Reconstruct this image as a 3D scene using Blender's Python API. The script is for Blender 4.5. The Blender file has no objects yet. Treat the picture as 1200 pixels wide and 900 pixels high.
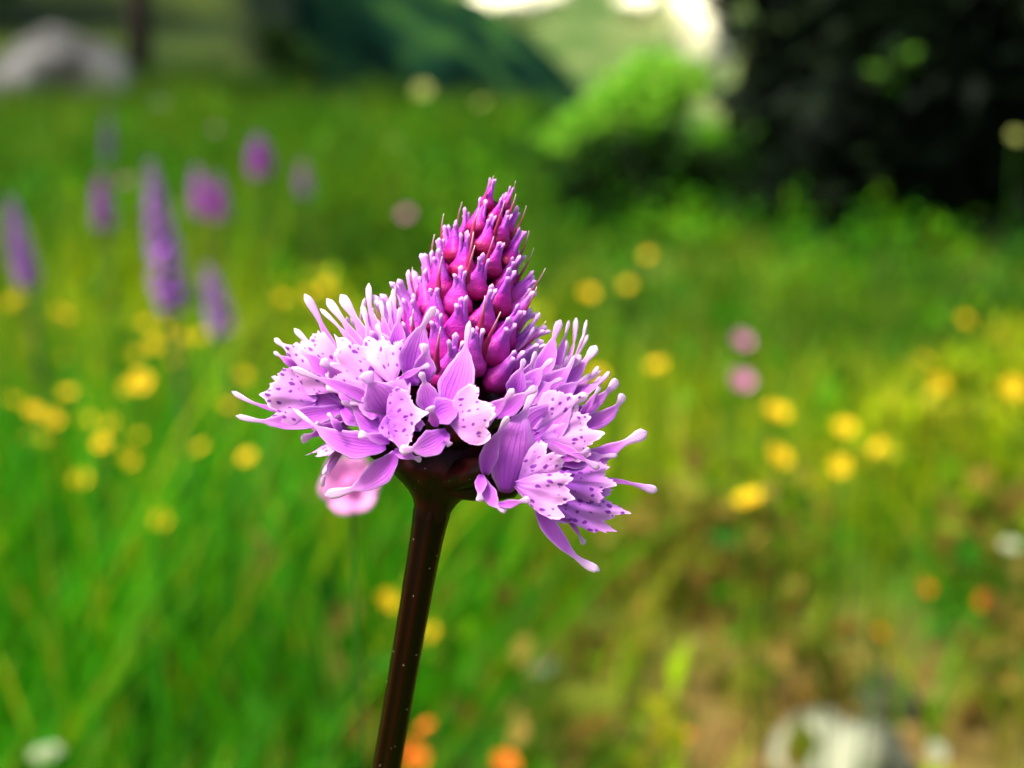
import bpy, math, random
import numpy as np
from mathutils import Vector, Matrix, noise as mnoise

random.seed(7)
rng = np.random.default_rng(7)
scene = bpy.context.scene
COL = scene.collection

# ------------------------------------------------------------------ camera
H_CAM = 0.45
F_PX = 2093.0                      # focal length in photograph pixels (1200 wide)
PITCH = math.atan(390.0 / F_PX)    # horizon at photo row 60
D0 = 0.154                         # distance from lens to the orchid's axis
cam_d = bpy.data.cameras.new('camera')
cam = bpy.data.objects.new('camera', cam_d)
COL.objects.link(cam)
cam.location = (0, 0, H_CAM)
cam.rotation_euler = (math.pi / 2 - PITCH, 0, 0)
cam_d.sensor_width = 36.0
cam_d.lens = 36.0 * F_PX / 1200.0
cam_d.clip_start = 0.005
cam_d.clip_end = 3000
cam_d.dof.use_dof = True
cam_d.dof.focus_distance = D0 - 0.0065
cam_d.dof.aperture_fstop = 26.0
scene.camera = cam

# ------------------------------------------------------------------ world + sun
SUN_EL = math.radians(60)
SUN_AZ = math.radians(-118)        # compass-like angle from +Y towards +X
w = bpy.data.worlds.new('World')
scene.world = w
w.use_nodes = True
nt = w.node_tree
nt.nodes.clear()
wo = nt.nodes.new('ShaderNodeOutputWorld')
bg = nt.nodes.new('ShaderNodeBackground')
sky = nt.nodes.new('ShaderNodeTexSky')
sky.sky_type = 'NISHITA'
sky.sun_disc = False
sky.sun_elevation = SUN_EL
sky.sun_rotation = SUN_AZ
sky.air_density = 0.8
sky.dust_density = 6.0
sky.ozone_density = 0.5
bg.inputs['Strength'].default_value = 0.15
nt.links.new(sky.outputs[0], bg.inputs['Color'])
nt.links.new(bg.outputs[0], wo.inputs['Surface'])
sun_d = bpy.data.lights.new('sun', 'SUN')
sun_d.energy = 2.6
sun_d.angle = math.radians(10)
sun_d.color = (1.0, 0.95, 0.86)
sun = bpy.data.objects.new('sun', sun_d)
COL.objects.link(sun)
sdir = Vector((math.sin(SUN_AZ) * math.cos(SUN_EL), math.cos(SUN_AZ) * math.cos(SUN_EL), math.sin(SUN_EL)))
sun.rotation_euler = sdir.to_track_quat('Z', 'Y').to_euler()
sun.location = (0, 0, 20)
vs = scene.view_settings
vs.view_transform = 'Standard'
vs.look = 'None'
vs.exposure = 1.25
vs.gamma = 1.0
vs.use_curve_mapping = False
scene.cycles.use_denoising = True
scene.cycles.max_bounces = 8
scene.cycles.transparent_max_bounces = 8

# ------------------------------------------------------------------ pixel helpers
R_V = Vector((1, 0, 0))
F_V = Vector((0, math.cos(PITCH), -math.sin(PITCH)))
U_V = Vector((0, math.sin(PITCH), math.cos(PITCH)))
CAMP = Vector((0, 0, H_CAM))


def ray(px, py):
    return F_V + R_V * ((px - 600.0) / F_PX) + U_V * ((450.0 - py) / F_PX)


def P(px, py, wmm=0.0):
    """point of the orchid head: photo pixel, millimetres in front of the orchid's axis"""
    return CAMP + ray(px, py) * (D0 - wmm / 1000.0)


def at_y(px, py, y):
    r = ray(px, py)
    return CAMP + r * (y / r.y)


PXM = D0 / F_PX                    # metres per photo pixel at the orchid


def sstep(a, b, x):
    t = min(1.0, max(0.0, (x - a) / (b - a)))
    return t * t * (3 - 2 * t)


def gz(x, y):
    """height of the meadow"""
    z = 0.018 * mnoise.noise((x * 1.3, y * 1.3, 0.3)) + 0.05 * mnoise.noise((x * 0.3, y * 0.3, 4.1)) * sstep(2, 8, y)
    if y > 8:
        q = -(x + 0.075 * y)
        left = sstep(0.0, 0.09 * y, q)
        z += left * 0.2 * (y - 8) * sstep(8, 22, y)
        z -= (1 - left) * 0.14 * (y - 8) * sstep(8, 14, y)
    return z


def hit(px, py, h):
    """where the ray of a photo pixel is h metres above the meadow"""
    r = ray(px, py)
    t, last = 0.3, None
    while t < 60:
        p = CAMP + r * t
        d = p.z - gz(p.x, p.y) - h
        if d < 0:
            return p
        t += 0.01 if t < 5 else 0.05
    return p


# ------------------------------------------------------------------ material helpers
def new_mat(name):
    m = bpy.data.materials.new(name)
    m.use_nodes = True
    n = m.node_tree
    n.nodes.clear()
    return m, n, n.nodes, n.links


def N(ns, kind, **kw):
    nd = ns.new(kind)
    for k, v in kw.items():
        setattr(nd, k, v)
    return nd


def ramp(ns, stops, interp='LINEAR'):
    r = ns.new('ShaderNodeValToRGB')
    r.color_ramp.interpolation = interp
    el = r.color_ramp.elements
    while len(el) < len(stops):
        el.new(0.5)
    for e, (p, c) in zip(el, stops):
        e.position = p
        e.color = (*c, 1)
    return r


def mixc(ns, ls, fac, a, b, mode='MIX'):
    m = ns.new('ShaderNodeMix')
    m.data_type = 'RGBA'
    m.blend_type = mode
    for sock, v in ((m.inputs['Factor'], fac), (m.inputs[6], a), (m.inputs[7], b)):
        if isinstance(v, (int, float)):
            sock.default_value = v
        elif isinstance(v, tuple):
            sock.default_value = (*v, 1)
        else:
            ls.new(v, sock)
    return m.outputs[2]


def math_n(ns, ls, op, a, b=None, c=None):
    m = ns.new('ShaderNodeMath')
    m.operation = op
    for i, v in enumerate((a, b, c)):
        if v is None:
            continue
        if isinstance(v, (int, float)):
            m.inputs[i].default_value = v
        else:
            ls.new(v, m.inputs[i])
    return m.outputs[0]


def leafy_shader(n, ns, ls, color, trans=0.3, rough=0.5, spec=0.3, bump=None, trans_color=None, sheen=0.0, bump_dist=0.0001, bump_str=0.4):
    out = ns.new('ShaderNodeOutputMaterial')
    pb = ns.new('ShaderNodeBsdfPrincipled')
    pb.inputs['Roughness'].default_value = rough
    pb.inputs['Specular IOR Level'].default_value = spec
    if sheen:
        pb.inputs['Sheen Weight'].default_value = sheen
    tr = ns.new('ShaderNodeBsdfTranslucent')
    mx = ns.new('ShaderNodeMixShader')
    mx.inputs[0].default_value = trans
    if isinstance(color, tuple):
        pb.inputs['Base Color'].default_value = (*color, 1)
        tr.inputs['Color'].default_value = (*color, 1)
    else:
        ls.new(color, pb.inputs['Base Color'])
        ls.new(trans_color if trans_color is not None else color, tr.inputs['Color'])
    if bump is not None:
        b = ns.new('ShaderNodeBump')
        b.inputs['Strength'].default_value = bump_str
        b.inputs['Distance'].default_value = bump_dist
        ls.new(bump, b.inputs['Height'])
        ls.new(b.outputs[0], pb.inputs['Normal'])
    ls.new(pb.outputs[0], mx.inputs[1])
    ls.new(tr.outputs[0], mx.inputs[2])
    ls.new(mx.outputs[0], out.inputs['Surface'])
    return pb


# attribute 'Col': R = position along the piece, G = distance from its mid line, B = random
def petal_material():
    m, n, ns, ls = new_mat('lilac_petal')
    at = N(ns, 'ShaderNodeVertexColor', layer_name='Col')
    sp = N(ns, 'ShaderNodeSeparateColor')
    ls.new(at.outputs['Color'], sp.inputs[0])
    oi = N(ns, 'ShaderNodeObjectInfo')
    so = N(ns, 'ShaderNodeSeparateColor')
    ls.new(oi.outputs['Color'], so.inputs[0])
    pale = ramp(ns, [(0.0, (0.48, 0.05, 0.62)), (0.25, (0.68, 0.13, 0.72)), (0.6, (0.76, 0.23, 0.75)), (0.8, (0.84, 0.54, 0.82)), (1.0, (0.90, 0.76, 0.80))])
    deep = ramp(ns, [(0.0, (0.36, 0.03, 0.58)), (0.3, (0.56, 0.07, 0.70)), (0.6, (0.68, 0.14, 0.72)), (0.82, (0.78, 0.42, 0.78)), (1.0, (0.88, 0.70, 0.78))])
    ls.new(sp.outputs[0], pale.inputs[0])
    ls.new(sp.outputs[0], deep.inputs[0])
    c = mixc(ns, ls, so.outputs[0], deep.outputs[0], pale.outputs[0])
    # pale edge
    eg = math_n(ns, ls, 'POWER', sp.outputs[1], 5.0)
    eg = math_n(ns, ls, 'MULTIPLY', eg, 0.55)
    c = mixc(ns, ls, eg, c, (0.90, 0.72, 0.90))
    # veins and fine mottling along the petal
    uv = N(ns, 'ShaderNodeUVMap')
    mp = N(ns, 'ShaderNodeMapping')
    mp.inputs['Scale'].default_value = (7.0, 0.7, 1)
    ls.new(uv.outputs[0], mp.inputs[0])
    nz = N(ns, 'ShaderNodeTexNoise')
    nz.inputs['Scale'].default_value = 1.6
    nz.inputs['Detail'].default_value = 3
    ls.new(mp.outputs[0], nz.inputs['Vector'])
    geo = N(ns, 'ShaderNodeTexCoord')
    nf = N(ns, 'ShaderNodeTexNoise')
    nf.inputs['Scale'].default_value = 9000
    nf.inputs['Detail'].default_value = 2
    ls.new(geo.outputs['Object'], nf.inputs['Vector'])
    vein = ramp(ns, [(0.36, (1, 1, 1)), (0.5, (0, 0, 0)), (0.64, (0.35, 0.35, 0.35))])
    ls.new(nz.outputs[0], vein.inputs[0])
    vf = math_n(ns, ls, 'MULTIPLY', vein.outputs[0], 0.42)
    c = mixc(ns, ls, vf, c, (0.42, 0.10, 0.66))
    su = N(ns, 'ShaderNodeSeparateXYZ')
    ls.new(uv.outputs[0], su.inputs[0])
    uu = math_n(ns, ls, 'ADD', su.outputs[0], math_n(ns, ls, 'MULTIPLY_ADD', nz.outputs[0], 0.10, -0.05))
    wv = math_n(ns, ls, 'ABSOLUTE', math_n(ns, ls, 'SINE', math_n(ns, ls, 'MULTIPLY', uu, 25.0)))
    wv = math_n(ns, ls, 'POWER', math_n(ns, ls, 'SUBTRACT', 1.0, wv), 3.0)
    blade = math_n(ns, ls, 'MAXIMUM', math_n(ns, ls, 'SUBTRACT', 0.85, sp.outputs[0]), 0.0)
    c = mixc(ns, ls, math_n(ns, ls, 'MULTIPLY', math_n(ns, ls, 'MULTIPLY', wv, blade), 0.75), c, (0.36, 0.05, 0.62))
    nl = N(ns, 'ShaderNodeTexNoise')
    nl.inputs['Scale'].default_value = 520
    nl.inputs['Detail'].default_value = 3
    ls.new(geo.outputs['Object'], nl.inputs['Vector'])
    bl = ramp(ns, [(0.42, (0, 0, 0)), (0.68, (1, 1, 1))])
    ls.new(nl.outputs[0], bl.inputs[0])
    c = mixc(ns, ls, math_n(ns, ls, 'MULTIPLY', bl.outputs[0], 0.30), c, (0.50, 0.08, 0.72))
    hb = math_n(ns, ls, 'ADD', math_n(ns, ls, 'MULTIPLY', wv, -0.5), math_n(ns, ls, 'MULTIPLY', nf.outputs[0], 0.5))
    leafy_shader(n, ns, ls, c, trans=0.40, rough=0.5, spec=0.3, bump=hb, sheen=0.0, bump_dist=0.00010, bump_str=0.6)
    return m


def lip_material():
    m, n, ns, ls = new_mat('spotted_lip')
    at = N(ns, 'ShaderNodeVertexColor', layer_name='Col')
    sp = N(ns, 'ShaderNodeSeparateColor')
    ls.new(at.outputs['Color'], sp.inputs[0])
    oi = N(ns, 'ShaderNodeObjectInfo')
    so = N(ns, 'ShaderNodeSeparateColor')
    ls.new(oi.outputs['Color'], so.inputs[0])
    pale = ramp(ns, [(0.0, (0.50, 0.12, 0.68)), (0.35, (0.72, 0.28, 0.74)), (0.7, (0.78, 0.36, 0.75)), (1.0, (0.88, 0.56, 0.76))])
    deep = ramp(ns, [(0.0, (0.30, 0.04, 0.60)), (0.35, (0.50, 0.11, 0.74)), (0.7, (0.66, 0.22, 0.76)), (1.0, (0.82, 0.48, 0.80))])
    ls.new(sp.outputs[0], pale.inputs[0])
    ls.new(sp.outputs[0], deep.inputs[0])
    c = mixc(ns, ls, so.outputs[0], deep.outputs[0], pale.outputs[0])
    uv = N(ns, 'ShaderNodeUVMap')
    add = N(ns, 'ShaderNodeVectorMath', operation='ADD')
    sc = N(ns, 'ShaderNodeVectorMath', operation='SCALE')
    cmb = N(ns, 'ShaderNodeCombineXYZ')
    ls.new(oi.outputs['Random'], cmb.inputs[0])
    ls.new(oi.outputs['Random'], cmb.inputs[1])
    ls.new(cmb.outputs[0], sc.inputs[0])
    sc.inputs['Scale'].default_value = 61.0
    ls.new(uv.outputs[0], add.inputs[0])
    ls.new(sc.outputs[0], add.inputs[1])
    wn = N(ns, 'ShaderNodeTexNoise')
    wn.inputs['Scale'].default_value = 2.6
    ls.new(add.outputs[0], wn.inputs['Vector'])
    w2 = N(ns, 'ShaderNodeVectorMath', operation='MULTIPLY_ADD')
    w2.inputs[1].default_value = (0.35, 0.35, 0)
    ls.new(wn.outputs['Color'], w2.inputs[0])
    ls.new(add.outputs[0], w2.inputs[2])
    vo = N(ns, 'ShaderNodeTexVoronoi', voronoi_dimensions='2D')
    vo.inputs['Scale'].default_value = 1.75
    vo.inputs['Randomness'].default_value = 0.85
    ls.new(w2.outputs[0], vo.inputs['Vector'])
    sv = N(ns, 'ShaderNodeSeparateColor')
    ls.new(vo.outputs['Color'], sv.inputs[0])
    size = math_n(ns, ls, 'MULTIPLY_ADD', sv.outputs[0], 0.22, 0.12)
    keep = math_n(ns, ls, 'GREATER_THAN', sv.outputs[1], 0.24)
    size = math_n(ns, ls, 'MULTIPLY', size, keep)
    d = math_n(ns, ls, 'SUBTRACT', size, vo.outputs['Distance'])
    sm = math_n(ns, ls, 'MULTIPLY', d, 10.0)
    sm = math_n(ns, ls, 'MINIMUM', math_n(ns, ls, 'MAXIMUM', sm, 0.0), 1.0)
    rm = math_n(ns, ls, 'MULTIPLY', math_n(ns, ls, 'SUBTRACT', sp.outputs[0], 0.22), 8.0)
    rm = math_n(ns, ls, 'MINIMUM', math_n(ns, ls, 'MAXIMUM', rm, 0.0), 1.0)
    sm = math_n(ns, ls, 'MULTIPLY', math_n(ns, ls, 'MULTIPLY', sm, rm), 0.92)
    c = mixc(ns, ls, sm, c, (0.20, 0.006, 0.34))
    geo = N(ns, 'ShaderNodeTexCoord')
    nf = N(ns, 'ShaderNodeTexNoise')
    nf.inputs['Scale'].default_value = 9000
    ls.new(geo.outputs['Object'], nf.inputs['Vector'])
    leafy_shader(n, ns, ls, c, trans=0.36, rough=0.5, spec=0.3, bump=nf.outputs[0], sheen=0.0, bump_dist=0.0001, bump_str=0.5)
    return m


def bud_material():
    m, n, ns, ls = new_mat('magenta_bud')
    at = N(ns, 'ShaderNodeVertexColor', layer_name='Col')
    sp = N(ns, 'ShaderNodeSeparateColor')
    ls.new(at.outputs['Color'], sp.inputs[0])
    oi = N(ns, 'ShaderNodeObjectInfo')
    so = N(ns, 'ShaderNodeSeparateColor')
    ls.new(oi.outputs['Color'], so.inputs[0])
    a = ramp(ns, [(0.0, (0.07, 0.0005, 0.008)), (0.12, (0.17, 0.001, 0.015)), (0.24, (0.30, 0.001, 0.07)), (0.38, (0.46, 0.004, 0.30)), (0.56, (0.44, 0.025, 0.52)), (0.84, (0.54, 0.10, 0.66)), (1.0, (0.76, 0.36, 0.76))])
    b = ramp(ns, [(0.0, (0.22, 0.002, 0.08)), (0.14, (0.50, 0.01, 0.36)), (0.27, (0.62, 0.05, 0.62)), (0.42, (0.62, 0.13, 0.72)), (0.6, (0.62, 0.24, 0.78)), (0.85, (0.74, 0.42, 0.84)), (1.0, (0.90, 0.74, 0.88))])
    nz0 = N(ns, 'ShaderNodeTexNoise')
    nz0.inputs['Scale'].default_value = 900
    geo = N(ns, 'ShaderNodeNewGeometry')
    ls.new(geo.outputs['Position'], nz0.inputs['Vector'])
    s2 = math_n(ns, ls, 'ADD', sp.outputs[0], math_n(ns, ls, 'MULTIPLY_ADD', nz0.outputs[0], 0.16, -0.08))
    ls.new(s2, a.inputs[0])
    ls.new(s2, b.inputs[0])
    c = mixc(ns, ls, so.outputs[0], a.outputs[0], b.outputs[0])
    nf = N(ns, 'ShaderNodeTexNoise')
    nf.inputs['Scale'].default_value = 6500
    nf.inputs['Detail'].default_value = 2
    ls.new(geo.outputs['Position'], nf.inputs['Vector'])
    leafy_shader(n, ns, ls, c, trans=0.18, rough=0.45, spec=0.3, bump=nf.outputs[0], sheen=0.0, bump_dist=0.00012, bump_str=0.55)
    return m


def bract_material():
    m, n, ns, ls = new_mat('crimson_bract')
    at = N(ns, 'ShaderNodeVertexColor', layer_name='Col')
    sp = N(ns, 'ShaderNodeSeparateColor')
    ls.new(at.outputs['Color'], sp.inputs[0])
    a = ramp(ns, [(0.0, (0.06, 0.001, 0.006)), (0.4, (0.32, 0.006, 0.06)), (0.75, (0.42, 0.03, 0.14)), (0.93, (0.62, 0.30, 0.42)), (1.0, (0.75, 0.62, 0.45))])
    ls.new(sp.outputs[0], a.inputs[0])
    leafy_shader(n, ns, ls, a.outputs[0], trans=0.25, rough=0.4, spec=0.4)
    return m


def ovary_material():
    m, n, ns, ls = new_mat('dark_maroon_ovary')
    geo = N(ns, 'ShaderNodeNewGeometry')
    nz = N(ns, 'ShaderNodeTexNoise')
    nz.inputs['Scale'].default_value = 420
    nz.inputs['Detail'].default_value = 4
    ls.new(geo.outputs['Position'], nz.inputs['Vector'])
    a = ramp(ns, [(0.3, (0.005, 0.0008, 0.0006)), (0.55, (0.018, 0.001, 0.0015)), (0.75, (0.07, 0.002, 0.004))])
    ls.new(nz.outputs[0], a.inputs[0])
    vo = N(ns, 'ShaderNodeTexVoronoi')
    vo.inputs['Scale'].default_value = 1300
    ls.new(geo.outputs['Position'], vo.inputs['Vector'])
    sp = math_n(ns, ls, 'LESS_THAN', vo.outputs['Distance'], 0.06)
    c = mixc(ns, ls, math_n(ns, ls, 'MULTIPLY', sp, 0.6), a.outputs[0], (0.5, 0.35, 0.25))
    leafy_shader(n, ns, ls, c, trans=0.02, rough=0.42, spec=0.14, bump=nz.outputs[0], bump_dist=0.0004, bump_str=0.5)
    return m


def stem_material():
    m, n, ns, ls = new_mat('maroon_stem')
    at = N(ns, 'ShaderNodeVertexColor', layer_name='Col')
    sp = N(ns, 'ShaderNodeSeparateColor')
    ls.new(at.outputs['Color'], sp.inputs[0])
    geo = N(ns, 'ShaderNodeNewGeometry')
    a = ramp(ns, [(0.0, (0.005, 0.0006, 0.0005)), (0.06, (0.006, 0.001, 0.0006)), (0.12, (0.006, 0.010, 0.0015)), (0.24, (0.02, 0.06, 0.006)), (1.0, (0.04, 0.12, 0.01))])
    ls.new(sp.outputs[0], a.inputs[0])
    # reddish ribs
    c = mixc(ns, ls, math_n(ns, ls, 'MULTIPLY', sp.outputs[1], 0.5), a.outputs[0], (0.030, 0.003, 0.0015))
    vo = N(ns, 'ShaderNodeTexVoronoi')
    vo.inputs['Scale'].default_value = 1100
    ls.new(geo.outputs['Position'], vo.inputs['Vector'])
    s = math_n(ns, ls, 'LESS_THAN', vo.outputs['Distance'], 0.06)
    c = mixc(ns, ls, math_n(ns, ls, 'MULTIPLY', s, 0.7), c, (0.6, 0.45, 0.3))
    nz = N(ns, 'ShaderNodeTexNoise')
    nz.inputs['Scale'].default_value = 1500
    ls.new(geo.outputs['Position'], nz.inputs['Vector'])
    leafy_shader(n, ns, ls, c, trans=0.02, rough=0.34, spec=0.12, bump=nz.outputs[0], bump_dist=0.00012, bump_str=0.4)
    return m


def vcol_material(name, trans=0.3, rough=0.5, spec=0.3, noise_scale=0.0, noise_amt=0.0):
    m, n, ns, ls = new_mat(name)
    at = N(ns, 'ShaderNodeVertexColor', layer_name='Col')
    c = at.outputs['Color']
    if noise_amt:
        geo = N(ns, 'ShaderNodeNewGeometry')
        nz = N(ns, 'ShaderNodeTexNoise')
        nz.inputs['Scale'].default_value = noise_scale
        nz.inputs['Detail'].default_value = 5
        ls.new(geo.outputs['Position'], nz.inputs['Vector'])
        r = ramp(ns, [(0.3, (1 - noise_amt,) * 3), (0.7, (1.0, 1.0, 1.0))])
        ls.new(nz.outputs[0], r.inputs[0])
        c = mixc(ns, ls, 1.0, c, r.outputs[0], 'MULTIPLY')
    leafy_shader(n, ns, ls, c, trans=trans, rough=rough, spec=spec)
    return m


def noise_material(name, stops, scale, rough=0.9, bump=0.0, detail=8, spec=0.2, trans=0.0):
    m, n, ns, ls = new_mat(name)
    geo = N(ns, 'ShaderNodeNewGeometry')
    nz = N(ns, 'ShaderNodeTexNoise')
    nz.inputs['Scale'].default_value = scale
    nz.inputs['Detail'].default_value = detail
    nz.inputs['Roughness'].default_value = 0.62
    ls.new(geo.outputs['Position'], nz.inputs['Vector'])
    r = ramp(ns, stops)
    ls.new(nz.outputs[0], r.inputs[0])
    leafy_shader(n, ns, ls, r.outputs[0], trans=trans, rough=rough, spec=spec, bump=nz.outputs[0] if bump else None, bump_dist=bump or 0.01, bump_str=0.8)
    return m


M = {}
M['petal'] = petal_material()
M['lip'] = lip_material()
M['bud'] = bud_material()
M['bract'] = bract_material()
M['ovary'] = ovary_material()
M['stem'] = stem_material()
M['grass'] = vcol_material('meadow_grass', trans=0.42, rough=0.6, spec=0.08)
M['leaf'] = vcol_material('foliage', trans=0.2, rough=0.6, spec=0.06)
M['flower'] = vcol_material('meadow_flower', trans=0.25, rough=0.6, spec=0.2)
M['bark'] = noise_material('bark', [(0.3, (0.02, 0.014, 0.01)), (0.7, (0.07, 0.05, 0.035))], 18, bump=0.02)
M['rock'] = noise_material('grey_rock', [(0.36, (0.012, 0.012, 0.010)), (0.5, (0.045, 0.046, 0.042)), (0.64, (0.13, 0.13, 0.125))], 4.0, bump=0.05)
M['palerock'] = noise_material('pale_stone', [(0.40, (0.035, 0.035, 0.018)), (0.5, (0.11, 0.12, 0.07)), (0.60, (0.27, 0.29, 0.19))], 14.0, bump=0.01)
M['scree'] = noise_material('pale_limestone', [(0.3, (0.62, 0.60, 0.36)), (0.6, (0.85, 0.82, 0.56))], 0.15, bump=0.3)
M['forest'] = noise_material('conifer_forest', [(0.36, (0.002, 0.009, 0.006)), (0.5, (0.006, 0.028, 0.014)), (0.62, (0.03, 0.085, 0.016))], 0.16, bump=1.0, spec=0.0)
M['alp'] = noise_material('alpine_slope', [(0.3, (0.02, 0.05, 0.008)), (0.48, (0.05, 0.10, 0.015)), (0.6, (0.11, 0.14, 0.04)), (0.75, (0.26, 0.26, 0.12))], 0.09, bump=1.0)


# ------------------------------------------------------------------ mesh helpers
def set_cols(me, cols):
    ca = me.color_attributes.new('Col', 'FLOAT_COLOR', 'POINT')
    a = np.ones((len(me.vertices), 4), dtype=np.float32)
    a[:, :3] = cols
    ca.data.foreach_set('color', a.ravel())


def make_mesh(name, verts, faces, mat, cols=None, uvs=None, smooth=True):
    me = bpy.data.meshes.new(name)
    me.from_pydata([tuple(v) for v in verts], [], faces)
    if cols is not None:
        set_cols(me, np.asarray(cols, dtype=np.float32))
    if uvs is not None:
        ul = me.uv_layers.new(name='UVMap')
        idx = np.zeros(len(me.loops), dtype=np.int32)
        me.loops.foreach_get('vertex_index', idx)
        ul.data.foreach_set('uv', np.asarray(uvs, dtype=np.float32)[idx].ravel())
    if smooth:
        me.polygons.foreach_set('use_smooth', [True] * len(me.polygons))
    me.materials.append(M[mat])
    me.update()
    return me


def link(name, me, parent=None):
    o = bpy.data.objects.new(name, me)
    COL.objects.link(o)
    if parent is not None:
        o.parent = parent
    return o


def thing(name, loc, label, cat, group=None):
    o = bpy.data.objects.new(name, None)
    COL.objects.link(o)
    o.location = loc
    o.empty_display_size = 0.02
    tag(o, label, cat, group)
    return o


def tag(o, label, cat, group=None):
    o['label'] = label
    o['category'] = cat
    if group:
        o['group'] = group


def struct(o):
    o['kind'] = 'structure'
    return o


def interp(keys, s):
    xs = [k[0] for k in keys]
    ys = [k[1] for k in keys]
    # smooth (monotone-ish) interpolation
    i = np.clip(np.searchsorted(xs, s, side='right') - 1, 0, len(xs) - 2)
    xs = np.array(xs)
    ys = np.array(ys)
    t = (s - xs[i]) / (xs[i + 1] - xs[i])
    t = t * t * (3 - 2 * t) * 0.6 + t * 0.4
    return ys[i] + (ys[i + 1] - ys[i]) * t


def bezier(p, s):
    s = s[:, None]
    p = [np.array(q, dtype=float) for q in p]
    if len(p) == 3:
        return (1 - s) ** 2 * p[0] + 2 * s * (1 - s) * p[1] + s * s * p[2]
    return (1 - s) ** 3 * p[0] + 3 * s * (1 - s) ** 2 * p[1] + 3 * s * s * (1 - s) * p[2] + s ** 3 * p[3]


def strip(pts, half_w, half_t, nhint, cup=0.3, ring=10, twist=0.0, groove=0.0, wave=None):
    """closed elliptical strip along a centre line; returns verts, faces, (s, edge) per vertex"""
    pts = np.asarray(pts)
    n = len(pts)
    T = np.gradient(pts, axis=0)
    T /= np.linalg.norm(T, axis=1)[:, None] + 1e-12
    nh = np.array(nhint, dtype=float)
    W = np.cross(T, nh)
    W /= np.linalg.norm(W, axis=1)[:, None] + 1e-12
    Nn = np.cross(W, T)
    s = np.linspace(0, 1, n)
    if twist:
        ca, sa = np.cos(twist * s)[:, None], np.sin(twist * s)[:, None]
        W, Nn = W * ca + Nn * sa, Nn * ca - W * sa
    ph = np.linspace(0, 2 * math.pi, ring, endpoint=False)
    c, d = np.cos(ph), np.sin(ph)
    hw = np.asarray(half_w)[:, None, None]
    ht = np.asarray(half_t)[:, None, None]
    cp = np.asarray(cup)
    cp = cp[:, None, None] if cp.ndim else cp
    V = pts[:, None, :] + W[:, None, :] * (hw * c[None, :, None]) + Nn[:, None, :] * (ht * d[None, :, None] + hw * cp * (c ** 2)[None, :, None] - hw * groove * ((1 - np.abs(c)) ** 3)[None, :, None])
    if wave is not None:
        V = V + Nn[:, None, :] * (hw * wave[:, :, None] * (np.abs(c) ** 2)[None, :, None])
    V = V.reshape(-1, 3)
    faces = []
    for i in range(n - 1):
        for j in range(ring):
            k = (j + 1) % ring
            faces.append((i * ring + j, i * ring + k, (i + 1) * ring + k, (i + 1) * ring + j))
    faces.append(tuple(range(ring))[::-1])
    faces.append(tuple((n - 1) * ring + j for j in range(ring)))
    S = np.repeat(s, ring)
    E = np.tile(np.abs(c), n)
    UV = np.stack([np.tile(c * 0.5 + 0.5, n), S], axis=1)
    return V, faces, S, E, UV


def tube(pts, radii, ring=8, ribs=0, rib_amp=0.0):
    pts = np.asarray(pts, dtype=float)
    n = len(pts)
    T = np.gradient(pts, axis=0)
    T /= np.linalg.norm(T, axis=1)[:, None] + 1e-12
    ref = np.array([1.0, 0.02, 0.013])
    if abs(T[0] @ ref) > 0.9:
        ref = np.array([0.02, 1.0, 0.01])
    A = np.cross(T, ref)
    A /= np.linalg.norm(A, axis=1)[:, None]
    B = np.cross(T, A)
    ph = np.linspace(0, 2 * math.pi, ring, endpoint=False)
    rr = np.asarray(radii)[:, None] * (1 + rib_amp * np.cos(ribs * ph)[None, :])
    V = pts[:, None, :] + A[:, None, :] * (rr * np.cos(ph))[:, :, None] + B[:, None, :] * (rr * np.sin(ph))[:, :, None]
    V = V.reshape(-1, 3)
    faces = []
    for i in range(n - 1):
        for j in range(ring):
            k = (j + 1) % ring
            faces.append((i * ring + j, i * ring + k, (i + 1) * ring + k, (i + 1) * ring + j))
    faces.append(tuple(range(ring))[::-1])
    faces.append(tuple((n - 1) * ring + j for j in range(ring)))
    S = np.repeat(np.linspace(0, 1, n), ring)
    E = np.tile(np.cos(ribs * ph) * 0.5 + 0.5, n)
    return V, faces, S, E


def merge(parts):
    """join (verts, faces, cols) triples"""
    vs_, fs_, cs_ = [], [], []
    o = 0
    for v, f, c in parts:
        vs_.append(np.asarray(v))
        cs_.append(np.asarray(c))
        fs_ += [tuple(i + o for i in q) for q in f]
        o += len(v)
    return np.concatenate(vs_), fs_, np.concatenate(cs_)


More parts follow.
